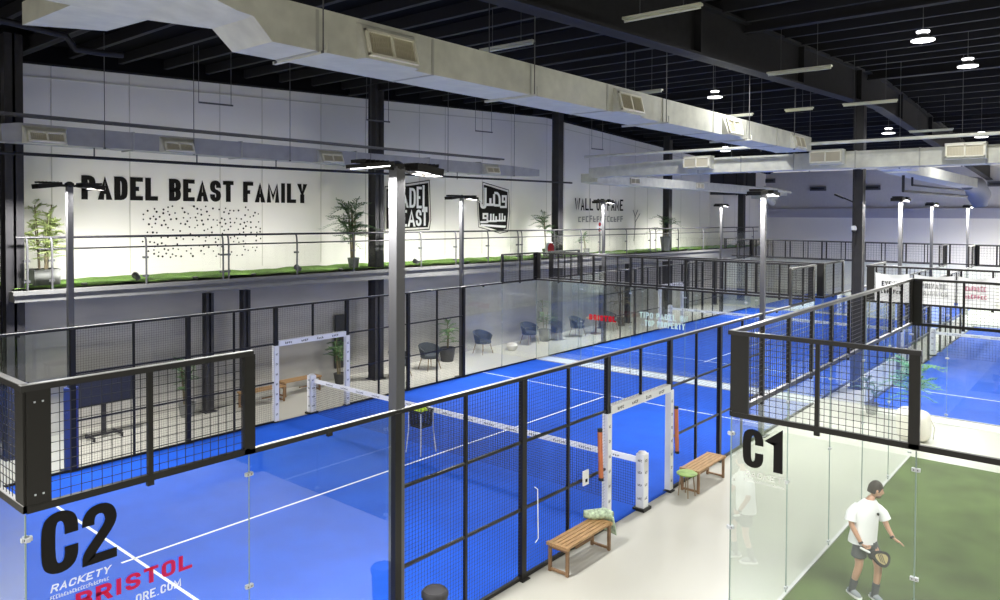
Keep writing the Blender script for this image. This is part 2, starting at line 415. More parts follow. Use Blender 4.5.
# girder along the hall, rafters, purlins
b = MB()
for x0, x1 in ((-9, RIDGE), (RIDGE, 53)):
    for dz, w, h in ((0, .34, .05), (.98, .34, .05)):
        b.prism([(x0, -.3-w/2, gz(x0)+dz), (x1, -.3-w/2, gz(x1)+dz), (x1, -.3-w/2, gz(x1)+dz+h), (x0, -.3-w/2, gz(x0)+dz+h)], (0, w, 0))
    b.prism([(x0, -.32, gz(x0)), (x1, -.32, gz(x1)), (x1, -.32, gz(x1)+1), (x0, -.32, gz(x0)+1)], (0, .04, 0))
for x in (11.5, 17.5, 22.9, 28.5, 34): b.box((x-.08, -.46, gz(x)), (x+.08, -.14, gz(x)+.98))
struct(b, 'beam_girder', mat('girder_dark', (.018, .018, .02), .6, noise=.15, spec=.2))
for x in (3.9, 13.95, 24.1, 34.2, 44.3):
    b = MB(); z = roofz(x)
    b.box((x-.09, -27, z-.32), (x+.09, 13.6, z-.27)); b.box((x-.02, -27, z-.32), (x+.02, 13.6, z)); struct(b, 'beam_rafter', M['purlin'])
b = MB(); x = -3.2
while x < 53:
    z = roofz(x)
    b.box((x-.03, -27, z-.12), (x+.03, 13.6, z+.1)); b.box((x-.03, -27, z-.14), (x+.08, 13.6, z-.12)); x += 1.2
struct(b, 'beam_purlins', M['purlin'])

# ------------------------------------------------------------------ balcony
BX0, BX1 = 3.40, 46.5
def bz(x): return 3.71 - .0075*(x-3.4)
def bb(x): return bz(x) - .24 - .0075*(x-3.4)
b = MB()
b.raw([(BX0,11.5,bb(BX0)),(BX1,11.5,bb(BX1)),(BX1,WL,bb(BX1)),(BX0,WL,bb(BX0)),(BX0,11.5,bz(BX0)-.02),(BX1,11.5,bz(BX1)-.02),(BX1,WL,bz(BX1)-.02),(BX0,WL,bz(BX0)-.02)],
      [(0,3,2,1),(4,5,6,7),(0,1,5,4),(1,2,6,5),(2,3,7,6),(3,0,4,7)])
b.raw([(BX0-.04,11.44,bz(BX0)-.09),(BX1,11.44,bz(BX1)-.09),(BX1,11.62,bz(BX1)-.09),(BX0-.04,11.62,bz(BX0)-.09),(BX0-.04,11.44,bz(BX0)),(BX1,11.44,bz(BX1)),(BX1,11.62,bz(BX1)),(BX0-.04,11.62,bz(BX0))],
      [(0,3,2,1),(4,5,6,7),(0,1,5,4),(1,2,6,5),(2,3,7,6),(3,0,4,7)])
struct(b, 'balcony_slab', mat('balcony_fascia', (.17, .17, .165), .6, noise=.06))
b = MB()
nx, ny = 110, 6; vs = []; fs = []
for i in range(nx+1):
    for j in range(ny+1):
        x = BX0+.05 + (BX1-BX0-.1)*i/nx; y = 11.62 + (WL-.02-11.62)*j/ny
        vs.append((x, y, bz(x) + .03 + random.uniform(0, .05)))
for i in range(nx):
    for j in range(ny): fs.append((i*(ny+1)+j, (i+1)*(ny+1)+j, (i+1)*(ny+1)+j+1, i*(ny+1)+j+1))
b.raw(vs, fs)
g = b.build('artificial_grass', M['grass']); tag(g, 'green artificial grass covering the balcony along the left wall', 'grass'); g['kind'] = 'stuff'

# balcony railing
rail = thing('balcony_railing', 'long steel balcony railing with glass infill above the green grass edge', 'railing', (BX0, 11.55, bz(BX0)))
Yr = 11.55
def rz(x): return 4.87 - .0047*(x-3.5)
b = MB(); b.tube([(3.45, Yr, rz(3.45)), (46, Yr, rz(46))], .028, 8); b.build('handrail', M['steel'], rail)
b = MB(); b.tube([(3.9, Yr+.05, rz(3.9)-.26), (46, Yr+.05, rz(46)-.26)], .02, 8); b.build('lower_rail', M['steel'], rail)
posts = [3.65, 4.14, 6.22, 8.24, 8.40, 10.54, 12.6, 14.6, 15.48, 17.2, 18.96, 20.76, 21.0, 23.2, 25.2, 26.74, 29.1, 31.41, 32, 34.5, 37.56, 40, 42.4, 45]
for x in posts:
    b = MB(); z0 = bz(x)-.1; z1 = rz(x)
    b.tube([(x, Yr-.06, z0), (x, Yr-.06, z1-.28), (x, Yr-.04, z1-.1), (x, Yr, z1)], .024, 8)
    po = b.build('railing_post', M['pole'], rail)
    for dz in (.3, .75): b = MB(); b.cbox((x, Yr-.02, z0+dz), (.12, .08, .05)); b.build('glass_clamp', M['pole'], po)
for x0, x1 in zip([3.65]+posts[2::2], posts[2::2]+[45.5]):
    if x1-x0 < .4: continue
    b = MB(); b.raw([(x0+.06,Yr,bz(x0)+.08),(x1-.06,Yr,bz(x1)+.08),(x1-.06,Yr,rz(x1)-.32),(x0+.06,Yr,rz(x0)-.32)], [(0,1,2,3)])
    b.build('railing_glass', M['clear'], rail)

# ------------------------------------------------------------------ wall graphics
yT = WL - .015
U, V = (1,0,0), (0,0,1)
wt = thing('wall_lettering', 'large black capitals on the white wall above the cloud of black dots', 'lettering', (5.58, yT, 5.76))
word_parts('PADEL BEAST FAMILY', (5.58, yT, 5.76), U, V, .62, 6.85, .155, M['letter'], wt, .18, .115)
b = MB(); rn = random.Random(3); n = 0; pts = []
while n < 185:
    x = rn.uniform(7.1, 10.75); z = rn.uniform(4.15, 5.62)
    e = ((x-9.0)/1.95)**4 + ((z-4.9)/.78)**4
    if e > 1: continue
    if any((x-a)**2 + (z-c)**2 < .0095 for a, c in pts): continue
    pts.append((x, z)); n += 1; r = rn.uniform(.022, .034)
    b.face([(x + r*math.cos(a*math.pi/3), yT, z + r*math.sin(a*math.pi/3)) for a in range(6)])
tag(b.build('dot_graphic', M['letter']), 'cloud of small black dots painted on the wall below the big lettering', 'wall graphic')['kind'] = 'stuff'
# badge with PADEL BEAST, in perspective-shaped outline
def poly_strip(b, pts, t, place):
    for i in range(len(pts)):
        (ax, ay), (bx, by) = pts[i], pts[(i+1) % len(pts)]
        L = math.hypot(bx-ax, by-ay); dx, dy = (bx-ax)/L, (by-ay)/L; nx, ny = -dy*t/2, dx*t/2
        b.face([place(ax-nx-dx*t/2, ay-ny-dy*t/2), place(bx-nx+dx*t/2, by-ny+dy*t/2), place(bx+nx+dx*t/2, by+ny+dy*t/2), place(ax+nx-dx*t/2, ay+ny-dy*t/2)])
pl = lambda a, c, q=0: Vector((a, yT - .001*q, c))
bd = thing('wall_badge', 'black and white shield badge with English letters on the wall behind the tall pole', 'badge', (16.4, yT, 4.7))
b = MB(); b.face([pl(*p) for p in [(15.85, 4.88), (17.95, 4.92), (18.02, 5.2), (17.96, 6.62), (15.85, 6.32)]]); b.build('badge_shape', M['letter'], bd)
yT = WL-.019
b = MB(); poly_strip(b, [(15.78, 4.78), (18.02, 4.84), (18.1, 5.2), (18.02, 6.72), (15.78, 6.4)], .035, pl); b.build('badge_outline', M['letter'], bd)
b = MB()
for ch, x0, w, z0, h in (('P',15.92,.44,5.66,.60),('A',16.43,.5,5.66,.68),('D',16.98,.33,5.66,.74),('E',17.35,.27,5.64,.82),('L',17.66,.26,5.6,.92),
                         ('B',16.0,.44,4.95,.62),('E',16.5,.36,4.95,.62),('A',16.9,.38,4.95,.62),('S',17.31,.3,4.97,.62),('T',17.63,.29,4.98,.62)):
    glyph(b, ch, x0, z0, w, h, .105, pl, .10)
b.build('badge_lettering', M['white'], bd)
yT = WL-.015
bd = thing('wall_badge', 'black and white shield badge with Arabic style strokes on the wall', 'badge', (22, yT, 4.7))
b = MB(); b.face([pl(*p) for p in [(20.85, 5.95), (21.2, 5.75), (21.2, 6.66), (22.75, 6.4), (22.8, 5.55), (22.7, 4.78), (22.2, 4.72), (20.95, 4.98)]]); b.build('badge_shape', M['letter'], bd)
yT = WL-.019
b = MB(); poly_strip(b, [(20.78, 6.05), (21.12, 5.85), (21.12, 6.76), (22.82, 6.48), (22.9, 5.5), (22.78, 4.68), (22.25, 4.62), (20.87, 4.9)], .03, pl); b.build('badge_outline', M['letter'], bd)
b = MB()
for ch, x0, w, z0, h, t in (('j',20.95,.42,5.66,.88,.15),('t',21.3,.62,5.78,.6,.14),('d',21.86,.42,5.76,.62,.13),('q',22.24,.46,5.7,.55,.12),
                            ('q',20.98,.5,5.06,.42,.11),('m',21.42,.62,5.1,.42,.10),('m',22.0,.62,5.12,.42,.10)):
    glyph(b, ch, x0, z0, w, h, t, pl, t*.75)
b.face([pl(*p) for p in [(21.0, 5.02), (22.65, 4.94), (22.6, 4.84), (21.0, 4.94)]])
b.build('badge_lettering', M['white'], bd)
yT = WL-.015
wt = thing('wall_lettering', 'black capitals behind the middle floodlight pole, above faint grey words', 'lettering', (27.9, yT, 5.64))
word_parts('WALL OF FAME', (27.9, yT, 5.64), U, V, .6, 4.55, .10, M['letter'], wt, .2, .09)
wt = thing('wall_lettering', 'fainter grey line of letters below the black words on the wall', 'lettering', (28.2, yT, 5.06))
b = MB(); smudge(b, (28.2, yT, 5.06), U, V, .34, 4.3, 13, 3); b.build('faded_letters', M['greyprint'], wt)
b = MB(); b.tube([(33.6, yT, 4.0), (33.75, yT, 4.9), (33.7, yT, 5.3), (34.0, yT, 5.7)], .02, 6); b.tube([(33.75, yT, 5.3), (33.5, yT, 5.7)], .02, 6); b.tube([(33.7, yT, 5.0), (34.25, yT, 5.5)], .02, 6)
tag(b.build('branch_graphic', M['greyprint']), 'thin grey branch drawing on the white wall', 'wall graphic')

# ------------------------------------------------------------------ fences
FW = .055
class Fence:
    """a run of court fence: origin, unit direction d, outward normal n, thing parent"""
    def __init__(s, org, d, n, name, label, cat='fence', group=None, cap=True, gm='glass_thin'):
        s.o = Vector(org); s.d = Vector(d); s.n = Vector(n); s.cap = cap; s.gm = gm
        s.t = thing(name, label, cat, org, group)
    def P(s, u, z, off=0): return s.o + s.d*u + s.n*off + Vector((0, 0, z))
    def bx(s, b, u0, u1, z0, z1, th, off=0):
        p = s.P(u0, z0, off-th/2); q = s.P(u1, z1, off+th/2); b.box(p, q)
    def post(s, u, z0, z1, w=.07, th=.07, m='frame', name='post', off=0):
        b = MB(); s.bx(b, u-w/2, u+w/2, z0, z1, th, off)
        if z0 == 0 and w > .05:
            s.bx(b, u-w/2-.04, u+w/2+.04, 0, .015, th+.1, off)
        return b.build(name, M[m], s.t)
    def rail(s, u0, u1, z, h=.05, th=.06, m='rail', name='rail'):
        b = MB(); s.bx(b, u0, u1, z-h/2, z+h/2, th)
        if name in ('top_rail', 'middle_rail') and s.cap: b.mi = 1; s.bx(b, u0, u1, z+h/2, z+h/2+.006, th*.92)  # lighter strip paints the lamps' highlight onto the rail top
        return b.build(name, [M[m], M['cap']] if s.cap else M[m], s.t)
    def mesh(s, u0, u1, z0, z1, step=.076, w=.005):
        b = MB()
        nu = max(1, round((u1-u0)/step)); nz = max(1, round((z1-z0)/step))
        for i in range(1, nu): u = u0 + (u1-u0)*i/nu; s.bx(b, u-w/2, u+w/2, z0, z1, w, .004)
        for i in range(1, nz): z = z0 + (z1-z0)*i/nz; s.bx(b, u0, u1, z-w/2, z+w/2, w, -.001)
        return b.build('mesh_panel', M['wire'], s.t)
    def glass(s, u0, u1, z0=.02, z1=3.0, clamps=True, last=False):
        b = MB(); g = .006; b.face([s.P(u0+g, z0), s.P(u1-g, z0), s.P(u1-g, z1-.03), s.P(u0+g, z1-.03)])
        # edges of the pane as thin dark-green strips
        g_ = b.build('glass_panel', M[s.gm], s.t)
        if clamps:
            for u in ((u0, u1) if last else (u0,)):
                for z in (.10, 1.62, 2.77):
                    c = MB(); s.bx(c, u-.04, u+.04, z-.018, z+.018, .035); c.mi = 1; s.bx(c, u-.024, u-.014, z-.006, z+.006, .04); s.bx(c, u+.014, u+.024, z-.006, z+.006, .04); c.build('clamp', [M['clamp'], M['frame']], g_)
            c = MB(); um = (u0+u1)/2; s.bx(c, um-.03, um+.03, z1-.065, z1-.02, .04); c.build('clamp', M['frame'], g_)
        return g_
M['edge'] = mat('glass_edge', (.22, .29, .26), .3)

def side(org, d, n, label, pad=False, name='court_fence', step=.08, clamps=True, length=20):
    f = Fence(org, d, n, name, label, gm='glass' if tuple(org) == (0, 0, 0) else 'glass_thin')
    for a, s0 in ((0, 1), (length, -1)):
        e = [a, a+2*s0, a+4*s0]
        for k in (0, 1): f.glass(min(e[k], e[k+1]), max(e[k], e[k+1]), clamps=clamps)
        lo, hi = min(e[0], e[1]), max(e[0], e[1]); mid = (lo+hi)/2
        f.mesh(lo, mid, 3.03, 4, step); f.mesh(mid, hi, 3.03, 4, step)
        f.rail(lo-.04, hi+.04, 4.0, .05, .06, name='top_rail'); f.rail(lo, hi, 3.01, .06, .05, 'frame', 'bottom_rail')
        f.post(mid, 3.03, 3.98, .045, .045)
        bp = f.post(e[0]+.09*s0, 2.98, 4.0, .18, .04)
        for zz in (3.12, 3.88):
            c = MB(); s_ = [f.bx(c, e[0]+(.09+q)*s0-.007, e[0]+(.09+q)*s0+.007, zz-.007, zz+.007, .05) for q in (-.03, .03)]; c.build('bolts', M['clamp'], bp)
        f.post(e[1], 2.98, 3.99, .12, .05)
        f.rail(min(e[1], e[2]), max(e[1], e[2]), 3.0, .05, .05, name='top_rail')
        b = MB(); f.bx(b, a-.008*s0-.006, a-.008*s0+.006, 0, 2.97, .014); b.build('glass_edge', M['edge'], f.t)
        b = MB(); f.bx(b, e[1]-.003, e[1]+.003, 0, 2.97, .014); b.build('glass_edge', M['edge'], f.t)
    L = length; c = L/2
    f.rail(4, L-4, 3.0, .05, .06, name='top_rail')
    f.rail(0, c-1.15, .03, .05, .05, 'frame', 'bottom_rail'); f.rail(c+1.15, L, .03, .05, .05, 'frame', 'bottom_rail')
    us = [4, 6.5, c-1.15, c+1.15, L-6.5, L-4]
    for u in us: f.post(u, 0, 2.99, .10, .08)
    for u0, u1 in ((4, 6.5), (6.5, c-1.15), (c+1.15, L-6.5), (L-6.5, L-4)):
        f.post((u0+u1)/2, 0, 2.98, .045, .045)
        for z in (1.05, 2.05): f.rail(u0, u1, z, .035, .035)
        f.mesh(u0+.05, u1-.05, .06, 2.98, max(.05, step*.66), .003)
    f.rail(c-1.15, c+1.15, 2.08, .05, .05); f.mesh(c-1.1, c+1.1, 2.1, 2.98, max(.05, step*.66), .003); f.post(c, 2.1, 2.98, .045, .045)
    if pad:
        for u in (c-1.15, c+1.15):
            b = MB(); f.bx(b, u-.062, u+.062, .04, 2.0, .12); b.mi = 1
            rn = random.Random(int(u*10))
            for z in [.2 + .26*i for i in range(7)]:
                for sgn in (1, -1):
                    p = f.P(u-.03, z, 0.062*sgn); smudge(b, p, f.d, (0,0,1), .06, .06, 2, int(z*100)+int(u))
            b.build('post_padding', [M['white'], M['letter']], f.t, 'white padding with small dark marks')
        b = MB(); f.bx(b, c-1.08, c+1.08, 1.98, 2.12, .12); b.mi = 1
        for k in range(4): smudge(b, f.P(c-.9+k*.5, 2.02, .062), f.d, (0,0,1), .06, .22, 4, k); smudge(b, f.P(c-.9+k*.5, 2.02, -.062), f.d, (0,0,1), .06, .22, 4, k)
        b.build('beam_padding', [M['white'], M['letter']], f.t, 'white padding with small dark marks')
    return f

def end(org, d, n, label, width=10, step=.076, clamps=True, base=True):
    f = Fence(org, d, n, 'court_end_wall', label, gm='glass' if tuple(org) == (0, 0, 0) or tuple(org) == (20, 0, 0) else 'glass_thin')
    for k in range(width//2):
        f.glass(2*k, 2*k+2, clamps=clamps)
        if k:
            b = MB(); f.bx(b, 2*k-.004, 2*k+.004, 0, 2.97, .016); b.build('glass_edge', M['edge'], f.t)
    for k in range(width):
        f.mesh(k, k+1, 3.03, 3.98, step)
        if 0 < k: f.post(k, 3.03, 3.98, .075 if k % 2 == 0 else .045, .05)
    f.rail(0, width, 4.0, .05, .06, name='top_rail'); f.rail(0, width, 3.01, .06, .05, 'rail', 'middle_rail')
    for u in (.09, width-.09): f.post(u, 2.98, 4.0, .18, .04)
    if base: b = MB(); f.bx(b, 0, width, .001, .03, .05); b.build('base_rail', M['cap'], f.t)
    return f

def turf(name, x0, x1, y0, y1, long_x, m, label, cat='court surface'):
    b = MB(); b.box((x0, y0, 0.001), (x1, y1, .012)); b.mi = 1; z = .0145; w = .05
    def ln(ax, ay, bx_, by):
        b.face([(ax, ay, z), (bx_, ay, z), (bx_, by, z), (ax, by, z)])
    if long_x:
        ym = (y0+y1)/2; xm = (x0+x1)/2
        for s in (-6.95, 6.95): ln(xm+s-w/2, y0, xm+s+w/2, y1)
        ln(xm-7.15, ym-w/2, xm+7.15, ym+w/2)
    else:
        xm = (x0+x1)/2; ym = (y0+y1)/2
        for s in (-6.95, 6.95): ln(x0, ym+s-w/2, x1, ym+s+w/2)
        ln(xm-w/2, ym-7.15, xm+w/2, ym+7.15)
    return tag(b.build(name, [m, M['line']]), label, cat)

turf('court_surface', 0, 20, 0, 10, True, M['blue'], 'bright blue court floor nearest, behind the large C2 glass')
turf('court_surface', 20.8, 40.8, 0, 10, True, M['blue'], 'blue court floor directly beyond the nearest blue court, same row')
turf('court_surface', 20.8, 40.8, -11.2, -1.2, True, M['blue'], 'blue court floor at the right edge, behind the white banners')
turf('court_surface', 6.6, 16.6, -23.15, -3.15, False, M['green'], 'green court floor where the player in a white tee walks')
b = MB(); b.box((41.6, 0, .001), (51.6, 10, .012)); tag(b.build('court_surface', M['blue']), 'farthest blue court floor, below the back wall', 'court surface')

D = (1,0,0); Yp = (0,1,0)
fA = side((0, 0, 0), D, (0,-1,0), 'nearest long court fence of glass and black mesh, with white padded doorway', pad=True)
fAl = side((0, 10, 0), D, (0,1,0), 'long fence on the far side of the nearest blue court, before the concrete wall', pad=True)
fA0 = end((0, 0, 0), Yp, (-1,0,0), 'near glass end wall of the nearest blue court, cut by the left picture edge')
fA1 = end((20, 0, 0), Yp, (1,0,0), 'far glass end wall of the nearest blue court, red and mint words on it')
fB0 = end((20.8, 0, 0), Yp, (-1,0,0), 'near glass end wall of the second blue court, just behind another end wall')
fBr = side((20.8, 0, 0), D, (0,-1,0), 'near side fence of the second blue court, left of the tall black column', step=.1)
fBl = side((20.8, 10, 0), D, (0,1,0), 'far side fence of the second blue court, with white doorway frame', pad=True, step=.1)
fB1 = end((40.8, 0, 0), Yp, (1,0,0), 'distant end wall of the second blue court under the white back wall', step=.12, clamps=False)
fD0 = end((20.8, -11.2, 0), Yp, (-1,0,0), 'glass end wall with three white banners hung on its mesh', step=.09)
fDl = side((20.8, -1.2, 0), D, (0,1,0), 'side fence of the right blue court running beside the green potted plant', step=.1)
fD1 = end((40.8, -11.2, 0), Yp, (1,0,0), 'distant end wall of the right blue court, behind the banners', step=.12, clamps=False)
fC1s = Fence((6.6, -3.15, 0), (0,-1,0), (-1,0,0), 'court_fence', 'side fence of the green court carrying the large C1, mesh panel above', cap=False, gm='glass')
f = fC1s
for k in range(2): f.glass(2*k, 2*k+2)
f.mesh(0, 1, 3.03, 3.98); f.mesh(1, 2, 3.03, 3.98); f.rail(-.04, 2.04, 4.0, .05, .06, name='top_rail'); f.rail(0, 10, 3.01, .06, .05, 'frame', 'bottom_rail')
f.post(1, 3.03, 3.98, .045, .045); f.post(.11, 2.98, 4.0, .20, .04); f.post(1.98, 2.98, 4.0, .10, .05)
for k in (0, 2): b = MB(); f.bx(b, k-.006, k+.006, 0, 2.97, .016); b.build('glass_edge', M['edge'], f.t)
f.post(4, 0, 2.99, .1, .08); f.post(6.5, 0, 2.99, .1, .08); f.mesh(4.05, 6.45, .06, 2.98)
fC1e = end((6.6, -3.15, 0), D, (0,1,0), 'end wall of the green court, glass with mesh above, receding to the column')
fC1r = Fence((16.6, -3.15, 0), (0,-1,0), (1,0,0), 'court_fence', 'far side fence of the green court, in front of the banners')
f = fC1r
for k in range(2): f.glass(2*k, 2*k+2)
f.mesh(0, 1, 3.03, 3.98); f.mesh(1, 2, 3.03, 3.98); f.rail(-.04, 2.04, 4.0, .05, .06, name='top_rail'); f.rail(0, 10, 3.01, .06, .05, 'frame', 'bottom_rail')
f.post(1, 3.03, 3.98, .045, .045); f.post(.11, 2.98, 4.0, .20, .04); f.post(1.98, 2.98, 4.0, .10, .05)
f.post(4, 0, 2.99, .1, .08)
# distant cross fence behind the second row
fF = end((41.6, -12, 0), Yp, (-1,0,0), 'farthest mesh fence under the back wall', width=24, step=.14, clamps=False)

# white kerb between courts
b = MB(); b.box((20.03, 0, 0), (20.77, 10, .013)); tag(b.build('court_kerb', M['line']), 'white strip on the floor between the two blue courts', 'floor strip')
b = MB(); b.box((20.1, -11.2, 0), (20.75, -1.2, .01)); tag(b.build('court_kerb', mat('pale_strip', (.66, .65, .6), .5)), 'pale strip on the floor before the right blue court', 'floor strip')

# lettering on the glass (children of the fences)
def glass_text(f, s, u0, z0, h, w, t, m, name='lettering', slant=0, sm=None, ty=None):
    b = MB(); o = f.P(u0, z0, .012)
    if sm: smudge(b, o, f.d, (0,0,1), h, w, sm, 5)
    else: text(b, s, o, f.d, (0,0,1), h, w, t, slant=slant, ty=ty)
    return b.build(name, M[m], f.t)
glass_text(fA, 'C', .10, 2.41, .52, .285, .108, 'letter', 'court_number', ty=.085)
glass_text(fA, '2', .415, 2.39, .51, .285, .10, 'letter', 'court_number', ty=.085)
glass_text(fA, 'RACKETY', .165, 2.265, .065, .47, .014, 'print', slant=.25)
glass_text(fA, '', .165, 2.205, .035, .47, .01, 'print', 'small_lettering', sm=22)
glass_text(fA, 'BRISTOL', .36, 2.04, .145, 1.03, .042, 'red', ty=.03)
glass_text(fA, 'ORE.COM', .86, 1.90, .08, .42, .016, 'print', 'small_lettering')
glass_text(fC1s, 'C', .15, 2.41, .46, .25, .10, 'letter', 'court_number', ty=.075)
glass_text(fC1s, '1', .42, 2.41, .46, .26, .11, 'letter', 'court_number', ty=.09)
glass_text(fC1s, 'RACKETY', .17, 2.29, .075, .52, .012, 'print_faint', slant=.2)
glass_text(fC1s, '', .17, 2.235, .03, .5, .01, 'print_faint', 'small_lettering', sm=22)
f = Fence.__new__(Fence); f.o = Vector((20, 10, 0)); f.d = Vector((0,-1,0)); f.n = Vector((-1,0,0)); f.t = fA1.t
glass_text(f, 'BRISTOL', 2.35, 1.72, .2, 1.1, .06, 'red')
glass_text(f, 'TIPO PADEL ON', 4.35, 1.98, .2, 1.75, .045, 'mint')
glass_text(f, 'TOP PROPERTY', 4.55, 1.72, .2, 1.45, .045, 'mint')

# ------------------------------------------------------------------ nets
def net(xc, y0, y1, label, step=.05):
    t = thing('court_net', label, 'net', (xc, (y0+y1)/2, 0))
    b = MB(); n = round((y1-y0)/step)
    for i in range(n+1): y = y0 + (y1-y0)*i/n; b.box((xc-.002, y-.002, .02), (xc+.002, y+.002, .86))
    for i in range(int(.84/step)): z = .03+i*step; b.box((xc-.002, y0, z-.002), (xc+.002, y1, z+.002))
    b.build('net_mesh', M['net'], t)
    b = MB(); b.box((xc-.012, y0+.05, .845), (xc+.012, y1-.05, .955)); b.mi = 1
    y = y1-.6; k = 0
    while y > y0+.6:
        for sx in (-.0135, .0135): smudge(b, (xc+sx, y, .872), (0,-1,0), (0,0,1), .04, .3, 6, k)
        y -= .62; k += 1
    b.build('net_band', [M['white'], M['letter']], t, 'white top band with small dark marks')
    for y, s in ((y0-.05, -1), (y1+.05, 1)):
        b = MB(); b.box((xc-.09, y-.08, .05), (xc+.09, y+.08, 1.04))
        b.lathe([(.09, 1.04), (.07, 1.07), (0.02, 1.08)], (xc, y, 0), 12); b.mi = 1
        for z in (.2, .45, .68, .9):
            smudge(b, (xc-.04, y-.081, z), (1,0,0), (0,0,1), .05, .09, 3, int(z*9)); smudge(b, (xc-.091, y+.04, z), (0,-1,0), (0,0,1), .05, .09, 3, int(z*9))
        p = b.build('net_post', [M['white'], M['letter']], t, 'white padded post')
        b = MB(); b.box((xc-.14, y-.12, 0), (xc+.14, y+.12, .05)); b.build('base_plate', M['frame'], p)
    return t
net(10, 0, 10, 'net across the nearest blue court, white posts and white top band')
net(30.8, 0, 10, 'net of the second blue court seen beyond the end walls', .1)
net(30.8, -11.2, -1.2, 'net of the right blue court at the right picture edge', .1)

# ------------------------------------------------------------------ floodlight poles
lights = []
def pole(x, y, label, h=6.0, r=.075, arms=(-1, 1), watt=380, lit=True, slender=False):
    t = thing('floodlight_pole', label, 'light pole', (x, y, 0), 'floodlight poles around the courts')
    b = MB(); w = r
    b.box((x-w, y-w, 0.02), (x+w, y+w, h)); b.build('pole', M['pole'], t)
    b = MB(); b.box((x-.16, y-.16, 0), (x+.16, y+.16, .02)); b.build('base_plate', M['frame'], t)
    b = MB(); b.bar((x-.55, y, h-.02), (x+.55, y, h-.02), .05, .05); b.lathe([(.05, h-.06), (.09, h-.02), (.09, h+.03), (.03, h+.07)], (x, y, 0), 12); b.build('cross_arm', M['frame'], t)
    for s in arms:
        cx = x + s*.42
        rot = Matrix.Rotation(R_(7)*s, 3, 'Y')
        b = MB(); b.cbox((cx, y, h-.0), (.46, .34, .045), rot)
        if not (x == 4.05 and s < 0):
            for a_, c_ in (((-.225, 0), (.01, .34)), ((.225, 0), (.01, .34)), ((0, -.165), (.46, .01)), ((0, .165), (.46, .01))):
                b.cbox(Vector((cx, y, h)) + rot @ Vector((a_[0], a_[1], -.042)), (c_[0], c_[1], .06), rot)
        for k in range(6): b.cbox((cx + (-.18+.07*k), y, h+.035), (.012, .26, .04), rot)
        hd = b.build('lamp_head', M['frame'], t)
        b = MB(); b.cbox((cx, y, h-.03), (.38, .27, .012), rot); b.build('led_panel', M['lamp_glow'], hd)
        lights.append((cx, y, h-.06, s, watt))
    return t
pole(4.05, .05, 'tall grey floodlight pole in the centre foreground, nearest to the viewer', 6.0, .07)
pole(4, 10.1, 'floodlight pole at the left, in front of the first letters on the wall', 6.0, .0555)
pole(16, 10.1, 'floodlight pole between the two wall badges', 6.0, .055)
pole(16, .0, 'floodlight pole rising behind the top rail of the green court corner', 6.0, .055)
pole(24.8, 10.1, 'floodlight pole in front of the black words on the far wall', 6.0, .055)
pole(24.8, -1.2, 'leftmost of the three floodlight poles above the white banners', 6.0, .055)
pole(36.8, 10.1, 'farthest left floodlight pole, near the end of the balcony', 6.0, .055)
pole(36.8, 0, 'middle of the three floodlight poles above the white banners', 6.0, .055)
pole(45.6, -.2, 'rightmost of the three floodlight poles above the white banners', 6.0, .055, watt=800)
pole(36.8, -11.2, 'floodlight pole at the far right corner of the right blue court, outside the picture', 6.0, .055)
pole(24.8, -11.2, 'floodlight pole at the near right corner of the right blue court, outside the picture', 6.0, .055)
pole(-4, 3, 'added floodlight pole left of the nearest court, outside the picture', 6.0, .055)  # unseen pole, added to light the floor left of the court
pole(-4, -3, 'added floodlight pole beyond the left edge, nearer the viewer, outside the picture', 6.0, .055)  # second unseen pole added for the floor on the left
pole(48, -8, 'added floodlight pole far right by the back wall, outside the picture', 6.0, .055, watt=2000)  # unseen pole, added to brighten the back wall
pole(48, -14, 'added floodlight pole farthest right by the back wall, outside the picture', 6.0, .055, watt=2000)  # another unseen pole added for light on the back wall
pole(6.6, -7.2, 'floodlight pole beside the green court, outside the picture', 6.0, .055)
pole(16.7, -7.2, 'floodlight pole behind the green court, outside the picture', 6.0, .055)
# blue padding round the foot of the left pole
b = MB(); b.tube([(4, 10.1, .03), (4, 10.1, 1.75)], .14, 12); b.build('pole_padding', M['blue_pad'], bpy.data.objects['floodlight_pole.001'])

for i, (x, y, z, s, w) in enumerate(lights):
    L = bpy.data.lights.new('flood', 'AREA'); L.shape = 'RECTANGLE'; L.size = .4; L.size_y = .3; L.energy = w; L.color = (1, .985, .96); L.spread = R_(165)
    o = bpy.data.objects.new('flood_light', L); COL.objects.link(o); o.location = (x, y, z); o.rotation_euler = (0, R_(-7)*s, 0)

# ------------------------------------------------------------------ ducts
duct = thing('main_duct', 'large galvanised air duct running the length of the hall overhead', 'duct', (12, 1.1, 7.4))
y0, y1, z0, z1 = .7, 1.52, 7.38, 7.86
def profile(b, secs):
    """sections (x, y0, y1, z0, z1) joined into a rectangular tube"""
    vs = []
    for x, a, c, d_, e in secs: vs += [(x,a,d_),(x,c,d_),(x,c,e),(x,a,e)]
    n = len(secs); fs = [(0,1,2,3)]
    for i in range(n-1):
        for k in range(4): fs.append((i*4+k, (i+1)*4+k, (i+1)*4+(k+1) % 4, i*4+(k+1) % 4))
    fs.append(tuple((n-1)*4+k for k in (3,2,1,0)))
    b.raw(vs, fs)
b = MB(); profile(b, [(-6, .7, 2.3, 7.74, 8.25), (1.9, .7, 2.3, 7.74, 8.25), (2.3, .7, 1.75, 7.64, 8.12), (2.5, .7, 1.6, 7.62, 8.0), (2.74, .7, 1.56, 7.38, 7.90), (20.6, .7, 1.52, 7.38, 7.86), (21.3, .55, 1.62, 7.38, 7.80)])
b.build('duct_body', M['duct'], duct)
